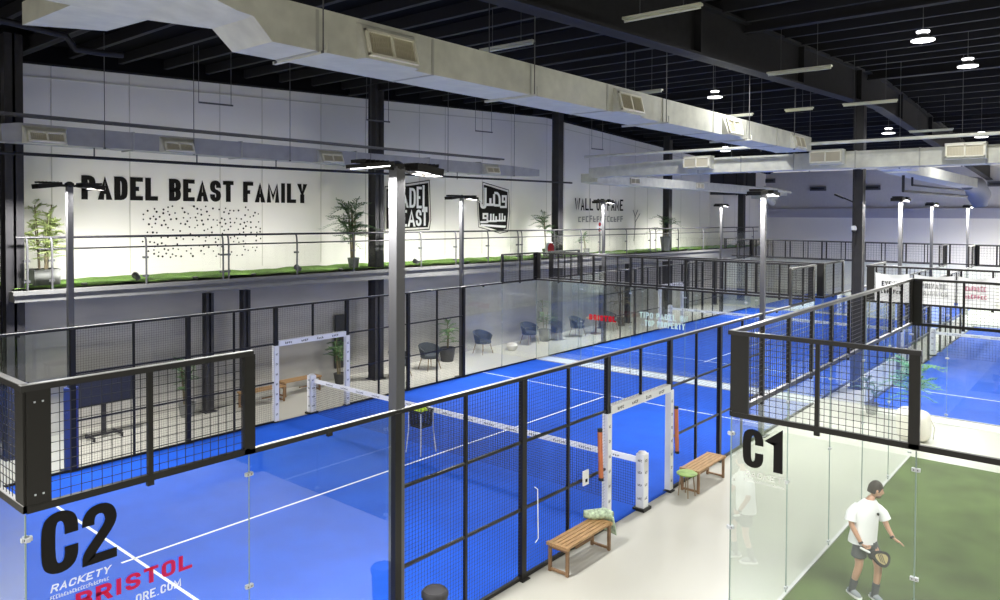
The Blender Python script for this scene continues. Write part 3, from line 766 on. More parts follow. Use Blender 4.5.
b = MB(); b.raw([(1.3,1.9,7.80),(2.2,1.9,7.80),(2.24,3.9,7.9),(1.39,4.44,7.9),(1.3,1.9,8.2),(2.2,1.9,8.2),(2.24,3.9,8.2),(1.39,4.44,8.2)],
      [(0,3,2,1),(4,5,6,7),(0,1,5,4),(1,2,6,5),(2,3,7,6),(3,0,4,7)]); b.build('branch_duct', M['duct'], duct)
for x in (3.35, 5.3, 7.55, 9.9, 12.1, 14.6, 16.6, 18.8): b = MB(); b.box((x-.02, y0-.012, z0-.012), (x+.02, y1+.012, z1+.012)); b.build('duct_flange', M['duct_tape'], duct)
b = MB(); b.box((21.3, .62, 7.42), (21.33, 1.55, 7.78)); b.build('end_grille', M['vent_dark'], duct)
def vent_h(par, c, ux, uz, nrm, w, h):
    """a framed double grille with depth; c centre, ux across, uz up, nrm out"""
    c, ux, uz, nrm = Vector(c), Vector(ux).normalized(), Vector(uz).normalized(), Vector(nrm).normalized()
    v = MB()
    def q(b, a0, a1, b0, b1, d0, d1):
        P = [c + ux*a + uz*e + nrm*d for d in (d0, d1) for a, e in ((a0,b0),(a1,b0),(a1,b1),(a0,b1))]
        b.raw(P, [(3,2,1,0),(4,5,6,7),(0,1,5,4),(1,2,6,5),(2,3,7,6),(3,0,4,7)])
    t = .035
    for a0, a1, e0, e1 in ((-w/2,w/2,-h/2,-h/2+t),(-w/2,w/2,h/2-t,h/2),(-w/2,-w/2+t,-h/2,h/2),(w/2-t,w/2,-h/2,h/2),(-t/2,t/2,-h/2,h/2)): q(v, a0, a1, e0, e1, 0, .04)
    f = v.build('vent_frame', M['vent'], par, 'cream grille frame')
    v = MB()
    q(v, -w/2, w/2, -h/2, h/2, -.03, .005)
    k = -w/2+.05
    while k < w/2-.04: q(v, k-.003, k+.003, -h/2, h/2, .005, .022); k += .035
    v.build('grille', M['vent_dark'], f)
def side_vent(par, xc, yface, zb, zt, w=.85, drop=.3):
    # boot standing off the duct's side, its grille facing down and outwards
    b = MB(); zm = (zb+zt)/2
    b.raw([(xc-w/2-.08,yface,zb-.02),(xc+w/2+.08,yface,zb-.02),(xc+w/2+.08,yface,zt),(xc-w/2-.08,yface,zt),
           (xc-w/2-.03,yface-drop,zb+.18),(xc+w/2+.03,yface-drop,zb+.18),(xc+w/2+.03,yface-drop,zt),(xc-w/2-.03,yface-drop,zt)],
          [(0,1,5,4),(1,2,6,5),(2,3,7,6),(3,0,4,7),(4,5,6,7)])
    b.build('vent_boot', M['duct'], par)
    vent_h(par, (xc, yface-drop/2-.02, zb+.06), (1,0,0), Vector((0,-drop,.2)), Vector((0,-.2,-drop)), w, .42)
for xc in (4.45, 10.6, 15.6, 20.4): 
    b = MB(); zb = 7.42
    b.raw([(xc-.5,.7,zb-.04),(xc+.5,.7,zb-.04),(xc+.5,.7,7.84),(xc-.5,.7,7.84),(xc-.46,.55,zb-.04),(xc+.46,.55,zb-.04),(xc+.46,.66,7.82),(xc-.46,.66,7.82)],
          [(0,1,5,4),(1,2,6,5),(2,3,7,6),(3,0,4,7),(4,5,6,7)]); b.build('vent_boot', M['duct'], duct)
    vent_h(duct, (xc, .60, zb+.17), (1,0,0), (0,.11,.42), (0,-.42,.11), .85, .36)

# transverse duct
td = thing('cross_duct', 'flat grey air duct crossing the hall in front of the black column', 'duct', (22, -2, 6.85))
b = MB(); b.box((21.7, -12, 6.86), (22.5, 5.6, 7.36)); b.build('duct_body', M['duct'], td)
b = MB(); b.raw([(21.7,5.6,6.86),(22.5,5.6,6.86),(22.5,5.6,7.36),(21.7,5.6,7.36),(21.8,8.9,6.86),(22.4,8.9,6.86),(22.4,8.9,7.2),(21.8,8.9,7.2)],
      [(0,1,5,4),(1,2,6,5),(2,3,7,6),(3,0,4,7),(4,5,6,7)]); b.build('duct_taper', M['duct'], td)
for y in (-9, -5.6, -3.9, -2.3, -.6, 1.2, 2.9, 4.4): b = MB(); b.box((21.685, y-.02, 6.845), (22.515, y+.02, 7.375)); b.build('duct_flange', M['duct_tape'], td)
for yc in (-8.0, -3.45, .15, 4.3):
    b = MB(); b.box((21.35, yc-.48, 6.98), (21.7, yc+.48, 7.42)); b.build('vent_boot', M['duct'], td)
    vent_h(td, (21.33, yc, 7.2), (0,1,0), (0,0,1), (-1,0,0), .92, .34)
# pipe above it
b = MB(); b.tube([(21.2, -12, 7.62), (21.2, 8.7, 7.58)], .05, 8); tag(b.build('conduit_pipe', M['duct']), 'thin grey pipe running along the top of the cross duct', 'pipe')

# low duct beside the balcony
ld = thing('low_duct', 'low grey duct running in front of the big wall lettering', 'duct', (10, 10.8, 6.9))
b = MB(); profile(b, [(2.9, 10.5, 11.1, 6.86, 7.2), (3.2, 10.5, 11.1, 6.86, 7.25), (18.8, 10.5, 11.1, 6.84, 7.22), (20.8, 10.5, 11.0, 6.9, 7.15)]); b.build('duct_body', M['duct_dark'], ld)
for x in (5.5, 8.2, 11.9, 14.9, 17.4): b = MB(); b.box((x-.02, 10.485, 6.83), (x+.02, 11.115, 7.26)); b.build('duct_flange', M['duct_tape'], ld)
for xc in (3.68, 6.5, 10.95, 17.9):
    b = MB(); b.raw([(xc-.42,10.5,6.84),(xc+.42,10.5,6.84),(xc+.42,10.5,7.2),(xc-.42,10.5,7.2),(xc-.38,10.32,6.84),(xc+.38,10.32,6.84),(xc+.38,10.44,7.14),(xc-.38,10.44,7.14)],
          [(0,1,5,4),(1,2,6,5),(2,3,7,6),(3,0,4,7),(4,5,6,7)]); b.build('vent_boot', M['duct'], ld)
    vent_h(ld, (xc, 10.37, 6.98), (1,0,0), (0,.12,.3), (0,-.3,.12), .7, .24)
# far duct in the second row
fd = thing('low_duct', 'distant grey duct beyond the cross duct, near the far words', 'duct', (30, 10.5, 6.9))
b = MB(); profile(b, [(23.5, 9.6, 10.4, 6.75, 7.1), (24.2, 9.6, 10.4, 6.7, 7.1), (44, 9.6, 10.4, 6.7, 7.1)]); b.build('duct_body', M['duct'], fd)
for xc in (26.5, 33): vent_h(fd, (xc, 9.58, 6.9), (1,0,0), (0,0,1), (0,-1,0), .8, .26)
rd = thing('elbow_duct', 'pale duct pieces with a rounded grey elbow hanging above the banners', 'duct', (38, -1, 6.8))
b = MB(); profile(b, [(27, -.9, -.2, 6.95, 7.3), (31, -1.1, -.3, 6.9, 7.3), (38, -1.6, -.8, 6.75, 7.15)]); b.build('duct_body', M['duct'], rd)
b = MB(); b.tube([(38, -1.2, 6.95), (39.2, -1.35, 6.85), (39.8, -1.45, 6.4), (39.9, -1.5, 5.9)], [.32, .46, .5, .28], 14); b.build('elbow', mat('elbow_grey', (.22, .23, .27), .6), rd)
b = MB(); b.box((25.8, -1.3, 7.0), (26.9, -.25, 7.3)); b.build('duct_cap', M['white'], rd)
b = MB(); b.tube([(28.5, -.5, 7.0), (28.5, -.5, 6.35), (38, -1.2, 6.35)], .05, 8); b.tube([(29.5, -.6, 6.9), (29.5, -.6, 6.6), (37, -1.2, 6.6)], .04, 8); b.build('return_pipe', M['steel'], rd)
dd = thing('duct_cluster', 'pale tangle of duct fittings below the black opening at the end of the balcony', 'duct', (43, 11.5, 6.9))
b = MB(); b.box((44.5, 10.6, 6.75), (48.5, 11.7, 7.05)); b.box((44.6, 10.5, 6.5), (46.5, 11.5, 6.8)); b.tube([(45, 10.9, 6.75), (47.5, 11.2, 6.3)], .22, 10); b.tube([(44.5, 10.6, 7.2), (48, 10.2, 6.95)], .09, 8)
b.build('duct_body', M['duct'], dd)
# cable tray and dark sprinkler pipes
ct = thing('cable_tray', 'dark cable tray slung above the low duct near the left wall', 'cable tray', (10, 10.5, 7.4))
b = MB(); b.box((2.5, 10.42, 7.38), (18.6, 10.46, 7.44)); b.box((2.5, 10.62, 7.38), (18.6, 10.66, 7.44))
x = 2.6
while x < 18.6: b.box((x, 10.42, 7.385), (x+.03, 10.66, 7.4)); x += .35
b.build('tray', M['pole'], ct)
b = MB()
for k in range(3): b.tube([(5+k, 10.5+.05*k, 7.43), (7, 10.5+.04*k, 7.42), (12, 10.52+.04*k, 7.43), (17, 10.5+.04*k, 7.42)], .022, 6)
b.build('cables', M['black'], ct)
sp = thing('sprinkler_pipe', 'thin black pipe running along the wall just above the big lettering', 'pipe', (10, 10.5, 6.62))
b = MB(); b.tube([(2.2, 10.5, 6.62), (8.4, 10.5, 6.62), (23, 10.5, 6.72)], .035, 8); b.build('pipe', M['black'], sp)
for x in (4.65, 7.0, 9.2, 12.6, 16.2): b = MB(); b.tube([(x, 10.5, 6.6), (x, 10.5, 6.84)], .016, 6); b.build('pipe_hanger', M['pole'], sp)
up = MB(); up.tube([(-4, 8, 8.8), (2.3, 8, 8.7), (3.2, 8, 8.63), (3.3, 8, 8.5), (3.35, 8, 8.42), (3.8, 8, 8.42), (4.2, 8, 8.45)], .06, 10)
tag(up.build('cranked_pipe', M['purlin']), 'dark pipe with a crank below the roof at the top left', 'pipe')
# hanger rods
def rods(label, lst, grp):
    for x, y, za, zb, l in lst:
        b = MB(); b.tube([(x, y, za), (x, y, zb)], .009, 5)
        b.cbox((x, y, za), (.04, .04, .03)); tag(b.build('hanger_rod', M['cable']), l, 'hanger rod', grp)
HL = 'thin rod holding up the large overhead duct'
rods('', [(x, .62, 7.36, roofz(x), HL) for x in (3.38, 7.55, 12.1, 16.6, 20)], 'rods carrying the large duct')
rods('', [(x, 1.6, 7.36, roofz(x), HL) for x in (3.38, 7.55, 12.1, 16.6, 20)], 'rods carrying the large duct')
HL2 = 'thin rod holding up the low duct and cable tray by the left wall'
rods('', [(x, 10.45, 6.84, roofz(x), HL2) for x in (4.85, 6.9, 9.6, 12.4, 15.7, 19.2)], 'rods carrying the low duct')
HL3 = 'thin rod holding up the cross duct'
rods('', [(22.6, y, 6.86, roofz(22), HL3) for y in (-9, -3.2, -1.6, 1.0, 3.6)], 'rods carrying the cross duct')
for x, l in ((3.4, 'bracket bar under the large duct nearest the viewer'), (7.55, 'second bracket bar under the large duct'), (12.1, 'third bracket bar under the large duct'), (16.6, 'fourth bracket bar under the large duct, farthest along')):
    b = MB(); b.bar((x, .55, 7.36), (x, 1.68, 7.36), .05, .035); b.box((x-.01, .55, 7.34), (x+.01, .57, 7.5)); tag(b.build('duct_bracket', M['duct']), l, 'bracket', 'brackets under the large duct')
for x, z, l in ((7.0, 8.1, 'small trapeze bar hung above the first big letters'), (12.2, 8.2, 'small trapeze bar hung beside the first black column'), (17.0, 8.3, 'small trapeze bar hung right of the tall foreground pole'), (24.3, 8.2, 'small trapeze bar hung above the far black words')):
    b = MB(); b.bar((x, 10.4, z), (x+.9, 10.4, z+.02), .03, .04)
    for q in (x, x+.85): b.tube([(q, 10.4, z), (q, 10.4, roofz(x))], .008, 5)
    tag(b.build('trapeze_hanger', M['cable']), l, 'hanger', 'empty trapeze hangers')

# ------------------------------------------------------------------ ceiling fittings
def tube_light(x, y0, y1, z, label):
    t = thing('tube_light', label, 'ceiling light', (x, (y0+y1)/2, z), 'unlit tube lights below the roof')
    b = MB(); b.box((x-.05, y0, z), (x+.05, y1, z+.04)); b.build('batten', M['tube'], t)
    b = MB(); b.tube([(x, y0+.02, z-.025), (x, y1-.02, z-.025)], .022, 8); b.build('lamp_tube', M['tube'], t)
    for y in (y0+.3, y1-.3): b = MB(); b.tube([(x, y, z+.04), (x, y, roofz(x))], .006, 5); b.build('hanger', M['cable'], t)
tube_light(8.45, -1.85, -.5, 8.58, 'unlit cream tube light at the top edge, largest one')
tube_light(14.6, -1.95, -.57, 8.6, 'unlit cream tube light just under the dark girder')
tube_light(20.6, -1.95, -.53, 8.6, 'unlit tube light beside the top of the black column')
tube_light(29.3, -1.95, -.5, 8.6, 'farthest unlit tube light right of the column')
tube_light(8.8, 1.6, 2.9, 8.6, 'unlit tube light just above the large duct, nearest of them')
tube_light(15.1, 2.3, 3.4, 8.6, 'unlit tube light behind the middle of the large duct')
tube_light(20.9, 2.2, 3.2, 8.6, 'small unlit tube light above the far end of the large duct')
tube_light(20.0, .1, .9, 8.5, 'tiny unlit tube light near the end of the large duct')
def bay(x, y, z, label):
    t = thing('high_bay_lamp', label, 'ceiling lamp', (x, y, z), 'round high bay lamps')
    b = MB(); b.lathe([(.22, .02), (.22, .05), (.12, .07), (.11, .13), (.06, .16), (.01, .17)], (x, y, z), 18); b.build('lamp_shade', M['pole'], t)
    b = MB(); b.lathe([(.215, 0), (.22, .02)], (x, y, z), 18); b.build('lamp_disc', M['bay_glow'], t)
    b = MB(); b.lathe([(.12, .0), (.125, .03)], (x, y, z+.17), 14); b.build('upper_disc', M['bay_glow'], t)
    b = MB(); b.tube([(x, y, z+.2), (x, y, roofz(x))], .007, 5); b.build('cord', M['cable'], t)
    L = bpy.data.lights.new('bay', 'AREA'); L.shape = 'DISK'; L.size = .32; L.energy = 150
    o = bpy.data.objects.new('bay_light', L); COL.objects.link(o); o.location = (x, y, z-.02)
bay(15.02, -3.58, 8.98, 'round lit lamp hanging at the upper right, largest one')
bay(18.64, -3.86, 8.98, 'round lit lamp at the right edge below the largest one')
bay(15.27, .14, 8.98, 'round lit lamp seen against the dark girder')
bay(19.33, 2.77, 8.98, 'round lit lamp above the far end of the large duct')
bay(31, -2.6, 8.4, 'far round lamp just above the cross duct near its right grille')
bay(27.5, -.2, 8.4, 'far round lamp right of the top of the black column')
bay(30, 7.0, 8.3, 'far round lamp above the left end of the cross duct')

# ------------------------------------------------------------------ plants
def leaf_blade(b, p, d, L, w, droop):
    """curved pointed blade, a few quads"""
    p = Vector(p); d = Vector(d).normalized(); sd = d.cross(Vector((0,0,1)))
    if sd.length < .05: sd = Vector((1,0,0))
    sd.normalize(); pts = []; n = 4
    for i in range(n+1):
        t = i/n; q = p + d*L*t + Vector((0,0,-droop*L*t*t)); ww = w*math.sin(math.pi*min(.97, t*.85+.12))
        pts.append((q - sd*ww, q + Vector((0,0,ww*.3)), q + sd*ww))
    for i in range(n):
        a, c = pts[i], pts[i+1]
        b.face([a[0], c[0], c[1], a[1]]); b.face([a[1], c[1], c[2], a[2]])
def palm(x, y, z, h, label, mleaf='leaf', mpot='pot_grey', fronds=9, stems=3, spread=.5, pot=(.2, .3), seed=1, square=False, first=.45):
    rn = random.Random(seed); t = thing('potted_palm', label, 'plant', (x, y, z))
    b = MB(); r, ph = pot
    if square: b.box((x-r, y-r, z), (x+r, y+r, z+ph)); b.box((x-r-.01, y-r-.01, z+ph-.03), (x+r+.01, y+r+.01, z+ph))
    else: b.lathe([(r*.75, 0), (r, ph*.9), (r*1.05, ph), (r*.9, ph), (r*.85, ph-.04)], (x, y, z), 16)
    b.build('pot', M[mpot], t)
    bs = MB(); bl = MB()
    for s in range(stems):
        a = rn.uniform(0, 6.28); ox, oy = .08*math.cos(a), .08*math.sin(a)
        hs = h*rn.uniform(.55, .8); top = Vector((x+ox*2.2, y+oy*2.2, z+hs))
        bs.tube([(x+ox, y+oy, z+ph*.8), (x+ox*1.4, y+oy*1.4, z+(ph+hs)/2), top], [.022, .018, .012], 6)
        for k in range(fronds):
            a = 6.28*k/fronds + rn.uniform(-.3, .3); el = rn.uniform(.15, 1.25)
            d = Vector((math.cos(a)*math.cos(el), math.sin(a)*math.cos(el), math.sin(el)))
            o = Vector(top) - Vector((0, 0, hs*rn.uniform(0, first)))
            L = min(spread, h)*rn.uniform(.6, 1.05)
            prev = o; n = 7
            for i in range(1, n+1):
                tt = i/n; q = o + d*L*tt + Vector((0, 0, -.45*L*tt*tt))
                bl.bar(prev, q, .008); prev = q
                sd = d.cross(Vector((0,0,1))); sd = sd.normalized() if sd.length > .05 else Vector((1,0,0))
                for sg in (-1, 1):
                    leaf_blade(bl, q, sd*sg + d*.9 + Vector((0,0,.1)), L*.34*(1.1-.55*tt), .016 + .012*(1-tt), .35)
            leaf_blade(bl, prev, d, L*.22, .02, .3)
    bs.build('stems', M['stem'], t); bl.build('foliage', M[mleaf], t)
    return t
palm(4.28, 12.45, bz(4)+.05, 2.35, 'pale green bushy plant in a square grey planter at the left balcony end', 'leaf_light', 'pot_grey', 16, 7, .5, (.27, .36), 2, True, .62)
palm(13.2, 12.25, bz(13)+.05, 2.55, 'dark palm in a grey pot on the balcony beside the first black column', 'leaf', 'pot_grey', 11, 6, .95, (.19, .32), 5, False, .5)
palm(23.6, 12.2, bz(23)+.05, 2.05, 'green palm on the balcony in front of the second black column', 'leaf', 'pot_grey', 9, 3, .8, (.2, .35), 8, False, .35)
palm(27.0, 12.4, bz(27)+.05, 1.35, 'small thin plant on the balcony below the far black words', 'leaf', 'pot_grey', 7, 2, .45, (.15, .28), 9, False, .4)
palm(33.9, 11.95, bz(34)+.05, 2.5, 'large leaved palm on the balcony before the third black column', 'leaf', 'pot_grey', 8, 3, 1.0, (.28, .75), 11, False, .35)
palm(7.65, 12.3, 0, 2.0, 'dark potted palm on the floor behind the hanging mesh panel', 'leaf', 'pot_grey', 8, 4, .4, (.22, .36), 12)
palm(12.7, 12.3, 0, 2.0, 'dark potted palm on the floor left of the black column foot', 'leaf', 'pot_dark', 8, 3, .55, (.2, .34), 13)
palm(17.6, 12.3, 0, 2.0, 'potted palm between two dark tub chairs', 'leaf', 'pot_dark', 8, 3, .55, (.3, .5), 14)
palm(23.5, 12.2, 0, 2.3, 'narrow upright palm right of the last dark tub chair', 'leaf', 'pot_dark', 8, 3, .45, (.28, .5), 15)
palm(29.5, 12.0, 0, 2.6, 'bare branching dark plant behind the mint words', 'stem', 'pot_dark', 7, 3, .7, (.22, .4), 16)
palm(19.4, -2.75, 0, 2.0, 'bright green palm on the walkway before the right blue court', 'leaf_green', 'pot_grey', 10, 4, .8, (.2, .34), 17)
palm(20.0, -1.55, 0, 1.3, 'small dark green plant at the corner of the right blue court', 'leaf', 'pot_grey', 8, 2, .4, (.18, .3), 18)

# small spotlights on the balcony grass; disc uplights are added to brighten the wall
for x, l in ((4.9, 'added low disc uplight in the grass just right of the square planter'), (7.6, 'added low disc uplight in the grass under the left half of the dots'), (9.3, 'added low disc uplight in the grass under the right half of the dots'), (12.3, 'added low disc uplight in the grass left of the palm by the first black column'), (18.1, 'added low disc uplight in the grass between the two wall badges'), (20.2, 'added low disc uplight in the grass below the badge with Arabic strokes'), (22.2, 'added low disc uplight in the grass before the second black column'), (26.2, 'added low disc uplight in the grass left of the small thin plant'), (30.4, 'added low disc uplight in the grass below the faint grey words'), (36.0, 'added low disc uplight in the grass past the third black column'), (6.1, 'small spotlight on the grass below the first dots'), (10.75, 'small spotlight on the grass under the middle of the lettering'), (15.5, 'small spotlight on the grass right of the tall foreground pole')):
    t = thing('ground_spotlight', l, 'spotlight', (x, 11.75, bz(x)+.05), 'small spotlights on the balcony grass')
    if x in (6.1, 10.75, 15.5):
        b = MB(); b.lathe([(.06, -.1), (.085, .08), (.085, .1), (.07, .1)], (x, 11.75, bz(x)+.17), 12, Matrix.Rotation(R_(-70), 3, 'X')); b.build('lamp_head', M['pole'], t)
        b = MB(); b.tube([(x, 11.75, bz(x)+.04), (x, 11.75, bz(x)+.14)], .015, 6); b.build('stake', M['pole'], t)
    else:      # extra low disc uplights sunk in the grass, added for the wall wash
        b = MB(); b.lathe([(.07, .0), (.07, .05), (.05, .055)], (x, 11.75, bz(x)+.03), 12); b.build('lamp_housing', M['pole'], t)
        b = MB(); b.lathe([(.05, .0), (.05, .008)], (x, 11.75, bz(x)+.084), 12); b.build('lens', M['white'], t)
    L = bpy.data.lights.new('grass_spot', 'SPOT'); L.energy = 75; L.spot_size = R_(140); L.spot_blend = .8; L.shadow_soft_size = .06; L.color = (1, .98, .95)
    o = bpy.data.objects.new('spot_light', L); COL.objects.link(o); o.location = (x, 11.84, bz(x)+.25); o.rotation_euler = (R_(118), 0, 0)

# red hose reel and red sign on the far balcony
t = thing('hose_reel', 'round red and white hose reel at the foot of the second black column', 'hose reel', (23.4, 11.9, bz(23)+.5))
rx = Matrix.Rotation(R_(90), 3, 'X')
b = MB(); b.lathe([(.30, 0), (.30, .1), (.24, .1), (.24, .02)], (23.3, 11.85, bz(23)+.42), 20, rx); b.build('reel_rim', M['white'], t)
b = MB(); b.lathe([(.23, 0), (.23, .12), (.06, .13)], (23.3, 11.85, bz(23)+.42), 20, rx); b.build('reel_drum', M['sign_red'], t)
t = thing('red_sign', 'round red and white sign above the railing near the far words', 'sign', (28.3, 12.2, 4.6))
b = MB(); b.lathe([(.30, 0), (.30, .04), (.28, .05)], (28.0, 12.3, 4.85), 20, rx); b.build('sign_disc', M['white'], t)
b = MB()
for sx in (-.13, .13):
    for sz in (-.14, .12): b.ell((28.0+sx, 12.24, 4.85+sz), (.1, .02, .1))
b.build('red_patches', M['sign_red'], t)
b = MB(); b.tube([(28.0, 12.34, bz(28)+.03), (28.0, 12.34, 4.6)], .02, 6); b.build('sign_pole', M['pole'], t)

# ------------------------------------------------------------------ furniture
def bench(cx, cy, L, w, h, label, group=None):
    t = thing('slatted_bench', label, 'bench', (cx, cy, 0), group)
    b = MB(); n = 5
    for i in range(n): y = cy-w/2 + w*(i+.5)/n; b.box((cx-L/2, y-w/n*.42, h-.035), (cx+L/2, y+w/n*.42, h))
    for x in (cx-L/2+.02, cx+L/2-.02): b.box((x-.03, cy-w/2-.01, h-.045), (x+.03, cy+w/2+.01, h+.002))
    b.build('seat', M['wood'], t)
    for sx in (-1, 1):
        for sy in (-1, 1):
            b = MB(); x = cx+sx*(L/2-.04); y = cy+sy*(w/2-.03); b.box((x-.022, y-.022, 0), (x+.022, y+.022, h-.04)); b.build('leg', M['wood_leg'], t)
        x = cx+sx*(L/2-.04)
        for za, zb in ((.02, .055), (h-.09, h-.05)): b = MB(); b.box((x-.018, cy-w/2+.03, za), (x+.018, cy+w/2-.03, zb)); b.build('end_bar', M['wood_leg'], t)
    b = MB(); b.box((cx-L/2+.04, cy-.02, .14), (cx+L/2-.04, cy+.02, .17)) if L > 9 else b.box((cx-L/2+.04, cy+w/2-.045, h-.09), (cx+L/2-.04, cy+w/2-.02, h-.045))
    b.box((cx+.1, cy+w/2-.05, .1), (cx+L/2-.05, cy+w/2-.02, .14))
    b.build('apron', M['wood_leg'], t)
    return t
bench(7.57, -.32, 1.25, .38, .45, 'wooden slatted bench nearest, with a patterned towel on its end')
bench(11.97, -.34, 1.25, .40, .45, 'wooden slatted bench just past the white doorway, beside a green stool')
bench(11.15, 12.25, 1.3, .38, .45, 'wooden bench against the concrete wall behind the left doorway post')
bench(9.65, 11.9, 1.3, .38, .45, 'wooden bench by the wall, left of its twin, partly behind a fence post')
# towel bundle on bench
t = thing('patterned_towel', 'rolled green and white patterned towel on the end of the nearest bench', 'towel', (8.2, -.28, .45))
b = MB(); b.tube([(8.02, -.08, .53), (8.12, -.2, .52), (8.24, -.34, .54), (8.26, -.48, .54)], [.06, .085, .09, .06], 12); b.build('towel_roll', M['towel'], t)
b = MB(); b.raw([(8.22,-.52,.52),(8.30,-.2,.52),(8.33,-.2,.24),(8.31,-.52,.2),(8.24,-.52,.52),(8.32,-.2,.52),(8.35,-.2,.24),(8.33,-.52,.2)], [(0,1,2,3),(7,6,5,4),(0,4,5,1),(1,5,6,2),(2,6,7,3),(3,7,4,0)]); b.build('hanging_corner', M['towel'], t)
# green stool
t = thing('round_stool', 'low stool with a flat green seat beside the second bench', 'stool', (11.2, -.35, 0))
b = MB(); b.lathe([(.19, .0), (.2, .02), (.17, .04), (.02, .045)], (11.15, -.38, .42), 20); b.build('seat', M['green_seat'], t)
for a in range(4):
    b = MB(); c, s = math.cos(a*1.57+.6), math.sin(a*1.57+.6); b.tube([(11.15+.12*c, -.38+.12*s, .42), (11.15+.16*c, -.38+.16*s, 0)], .012, 6); b.build('leg', M['chair_leg'], t)
# orange foam rolls on the fence
for x, z0, z1, l in ((8.50, 1.0, 1.78, 'orange foam roll strapped to the fence left of the white doorway'), (11.28, .78, 1.62, 'orange foam roll strapped to the fence right of the white doorway')):
    t = thing('foam_roll', l, 'foam roll', (x, -.09, z0), 'orange foam rolls on the fence')
    b = MB(); b.tube([(x+.01, -.10, z0), (x, -.09, (z0+z1)/2), (x-.02, -.09, z1)], .04, 10); b.build('roll', M['orange'], t)
    b = MB(); b.tube([(x-.02, -.09, z1), (x-.02, -.09, z1+.05)], .045, 10); b.build('end_cap', M['black'], t)
    b = MB(); b.tube([(x+.01, -.10, z0-.05), (x+.01, -.10, z0)], .045, 10); b.build('end_cap', M['black'], t)
# score card on the fence
t = thing('score_card', 'small white card hanging on the fence before the net band', 'card', (7.75, -.06, .9))
b = MB(); b.box((8.02, -.07, .98), (8.18, -.05, 1.22)); b.build('card', M['white'], t)
b = MB(); b.box((8.08, -.078, 1.03), (8.13, -.07, 1.08)); b.build('card_mark', M['letter'], t)
# door pull (white loop)
b = MB(); b.tube([(6.68, -.09, 1.35), (6.74, -.1, 1.3), (6.76, -.1, .55), (6.70, -.09, .5)], .008, 6); tag(b.build('door_pull', M['white']), 'thin white looped cord hanging on the near fence above the bench', 'cord')
# bin
t = thing('waste_bin', 'black round bin at the foot of the near fence, cut by the bottom edge', 'bin', (4.2, -.47, 0))
b = MB(); b.lathe([(.12, 0), (.15, .82), (.15, .83)], (4.2, -.47, 0), 24); b.build('bin_body', M['black'], t)
b = MB(); b.lathe([(.165, .82), (.165, .86), (.14, .89), (.13, .875), (.02, .87)], (4.2, -.47, 0), 24); b.build('lid', M['steel'], t)

# ball basket
t = thing('ball_basket', 'black wire ball basket on thin legs standing by the net', 'basket', (9.6, 5.4, 0))
bx0, by0 = 9.62, 5.4; hw = .2
b = MB()
for z in [.62 + .04*i for i in range(10)]:
    q = hw*(1 - .15*(.98-z)/.36)
    for a, c in (((-q,-q),(q,-q)),((q,-q),(q,q)),((q,q),(-q,q)),((-q,q),(-q,-q))): b.bar((bx0+a[0], by0+a[1], z), (bx0+c[0], by0+c[1], z), .006, .024)
for k in range(5):
    u = -hw + 2*hw*k/4
    for p in ((u,-hw),(u,hw),(-hw,u),(hw,u)): b.bar((bx0+p[0]*.85, by0+p[1]*.85, .6), (bx0+p[0], by0+p[1], .99), .007)
b.box((bx0-hw*.85, by0-hw*.85, .6), (bx0+hw*.85, by0+hw*.85, .61))
b.build('basket', M['black'], t)
for sx in (-1, 1):
    for sy in (-1, 1):
        b = MB(); b.tube([(bx0+sx*.19, by0+sy*.19, .95), (bx0+sx*.2, by0+sy*.2, .5), (bx0+sx*.24, by0+sy*.24, .013)], .013, 6); b.build('leg', M['clamp'], t)
rn = random.Random(4); first = None
for i in range(26):
    a = i*2.4; r = .155*math.sqrt((i % 13+.5)/13); z = .95 if i < 13 else 1.0
    if i >= 13: r *= .75
    p = (bx0 + r*math.cos(a), by0 + r*math.sin(a), z + .02)
    if first is None:
        b = MB(); b.ell((0,0,0), (.033,.033,.033), 10, 7); first = b.build('tennis_ball', M['ball']); o = first
    else: o = first.copy(); COL.objects.link(o)
    o.location = p; tag(o, 'yellow green tennis ball heaped in the black wire basket', 'ball', 'tennis balls in the basket')

# tub chairs
def tub_chair(x, y, rz, label):
    t = thing('tub_chair', label, 'chair', (0,0,0), 'dark tub chairs along the wall')
    b = MB(); n = 14; vi = []; vs = []
    for k in range(n+1):
        a = R_(-25 + 230*k/n); hgt = .62 + .17*math.sin(max(0, min(1, k/n))*math.pi)
        for rr, z in ((.24, .40), (.31, hgt), (.27, hgt+.015), (.20, .44)): vs.append((rr*math.cos(a)*1.1, rr*math.sin(a), z))
    fs = []
    for k in range(n):
        for j in range(4): fs.append((k*4+j, (k+1)*4+j, (k+1)*4+(j+1) % 4, k*4+(j+1) % 4))
    fs += [(0,1,2,3), tuple(n*4+j for j in (3,2,1,0))]
    b.raw(vs, fs, True); b.build('backrest', M['chair'], t)
    b = MB(); b.lathe([(.24, .36), (.27, .40), (.26, .46), (.18, .48), (.02, .48)], (0, 0, 0), 20); b.build('seat', M['chair'], t)
    for sx in (-1, 1):
        for sy in (-1, 1): b = MB(); b.tube([(sx*.16, sy*.15, .38), (sx*.24, sy*.22, 0)], [.016, .01], 6); b.build('leg', M['chair_leg'], t)
    t.location = (x, y, 0); t.rotation_euler = (0, 0, rz); t.scale = (1.22, 1.22, 1.12)
    return t
c0 = tub_chair(14.62, 11.6, 0.1, 'dark tub chair half hidden behind the tall foreground pole')
def chair_copy(x, y, rz, label):
    c = copy_tree(c0); c.location = (x, y, 0); c.rotation_euler = (0, 0, rz); c['label'] = label; return c
chair_copy(16.15, 11.75, -.1, 'dark tub chair just right of the tall foreground pole')
chair_copy(19.6, 12.3, -.05, 'dark tub chair right of the potted palm, before the pale glass')
chair_copy(22.5, 12.25, -.2, 'dark tub chair farthest right, left of the narrow palm')
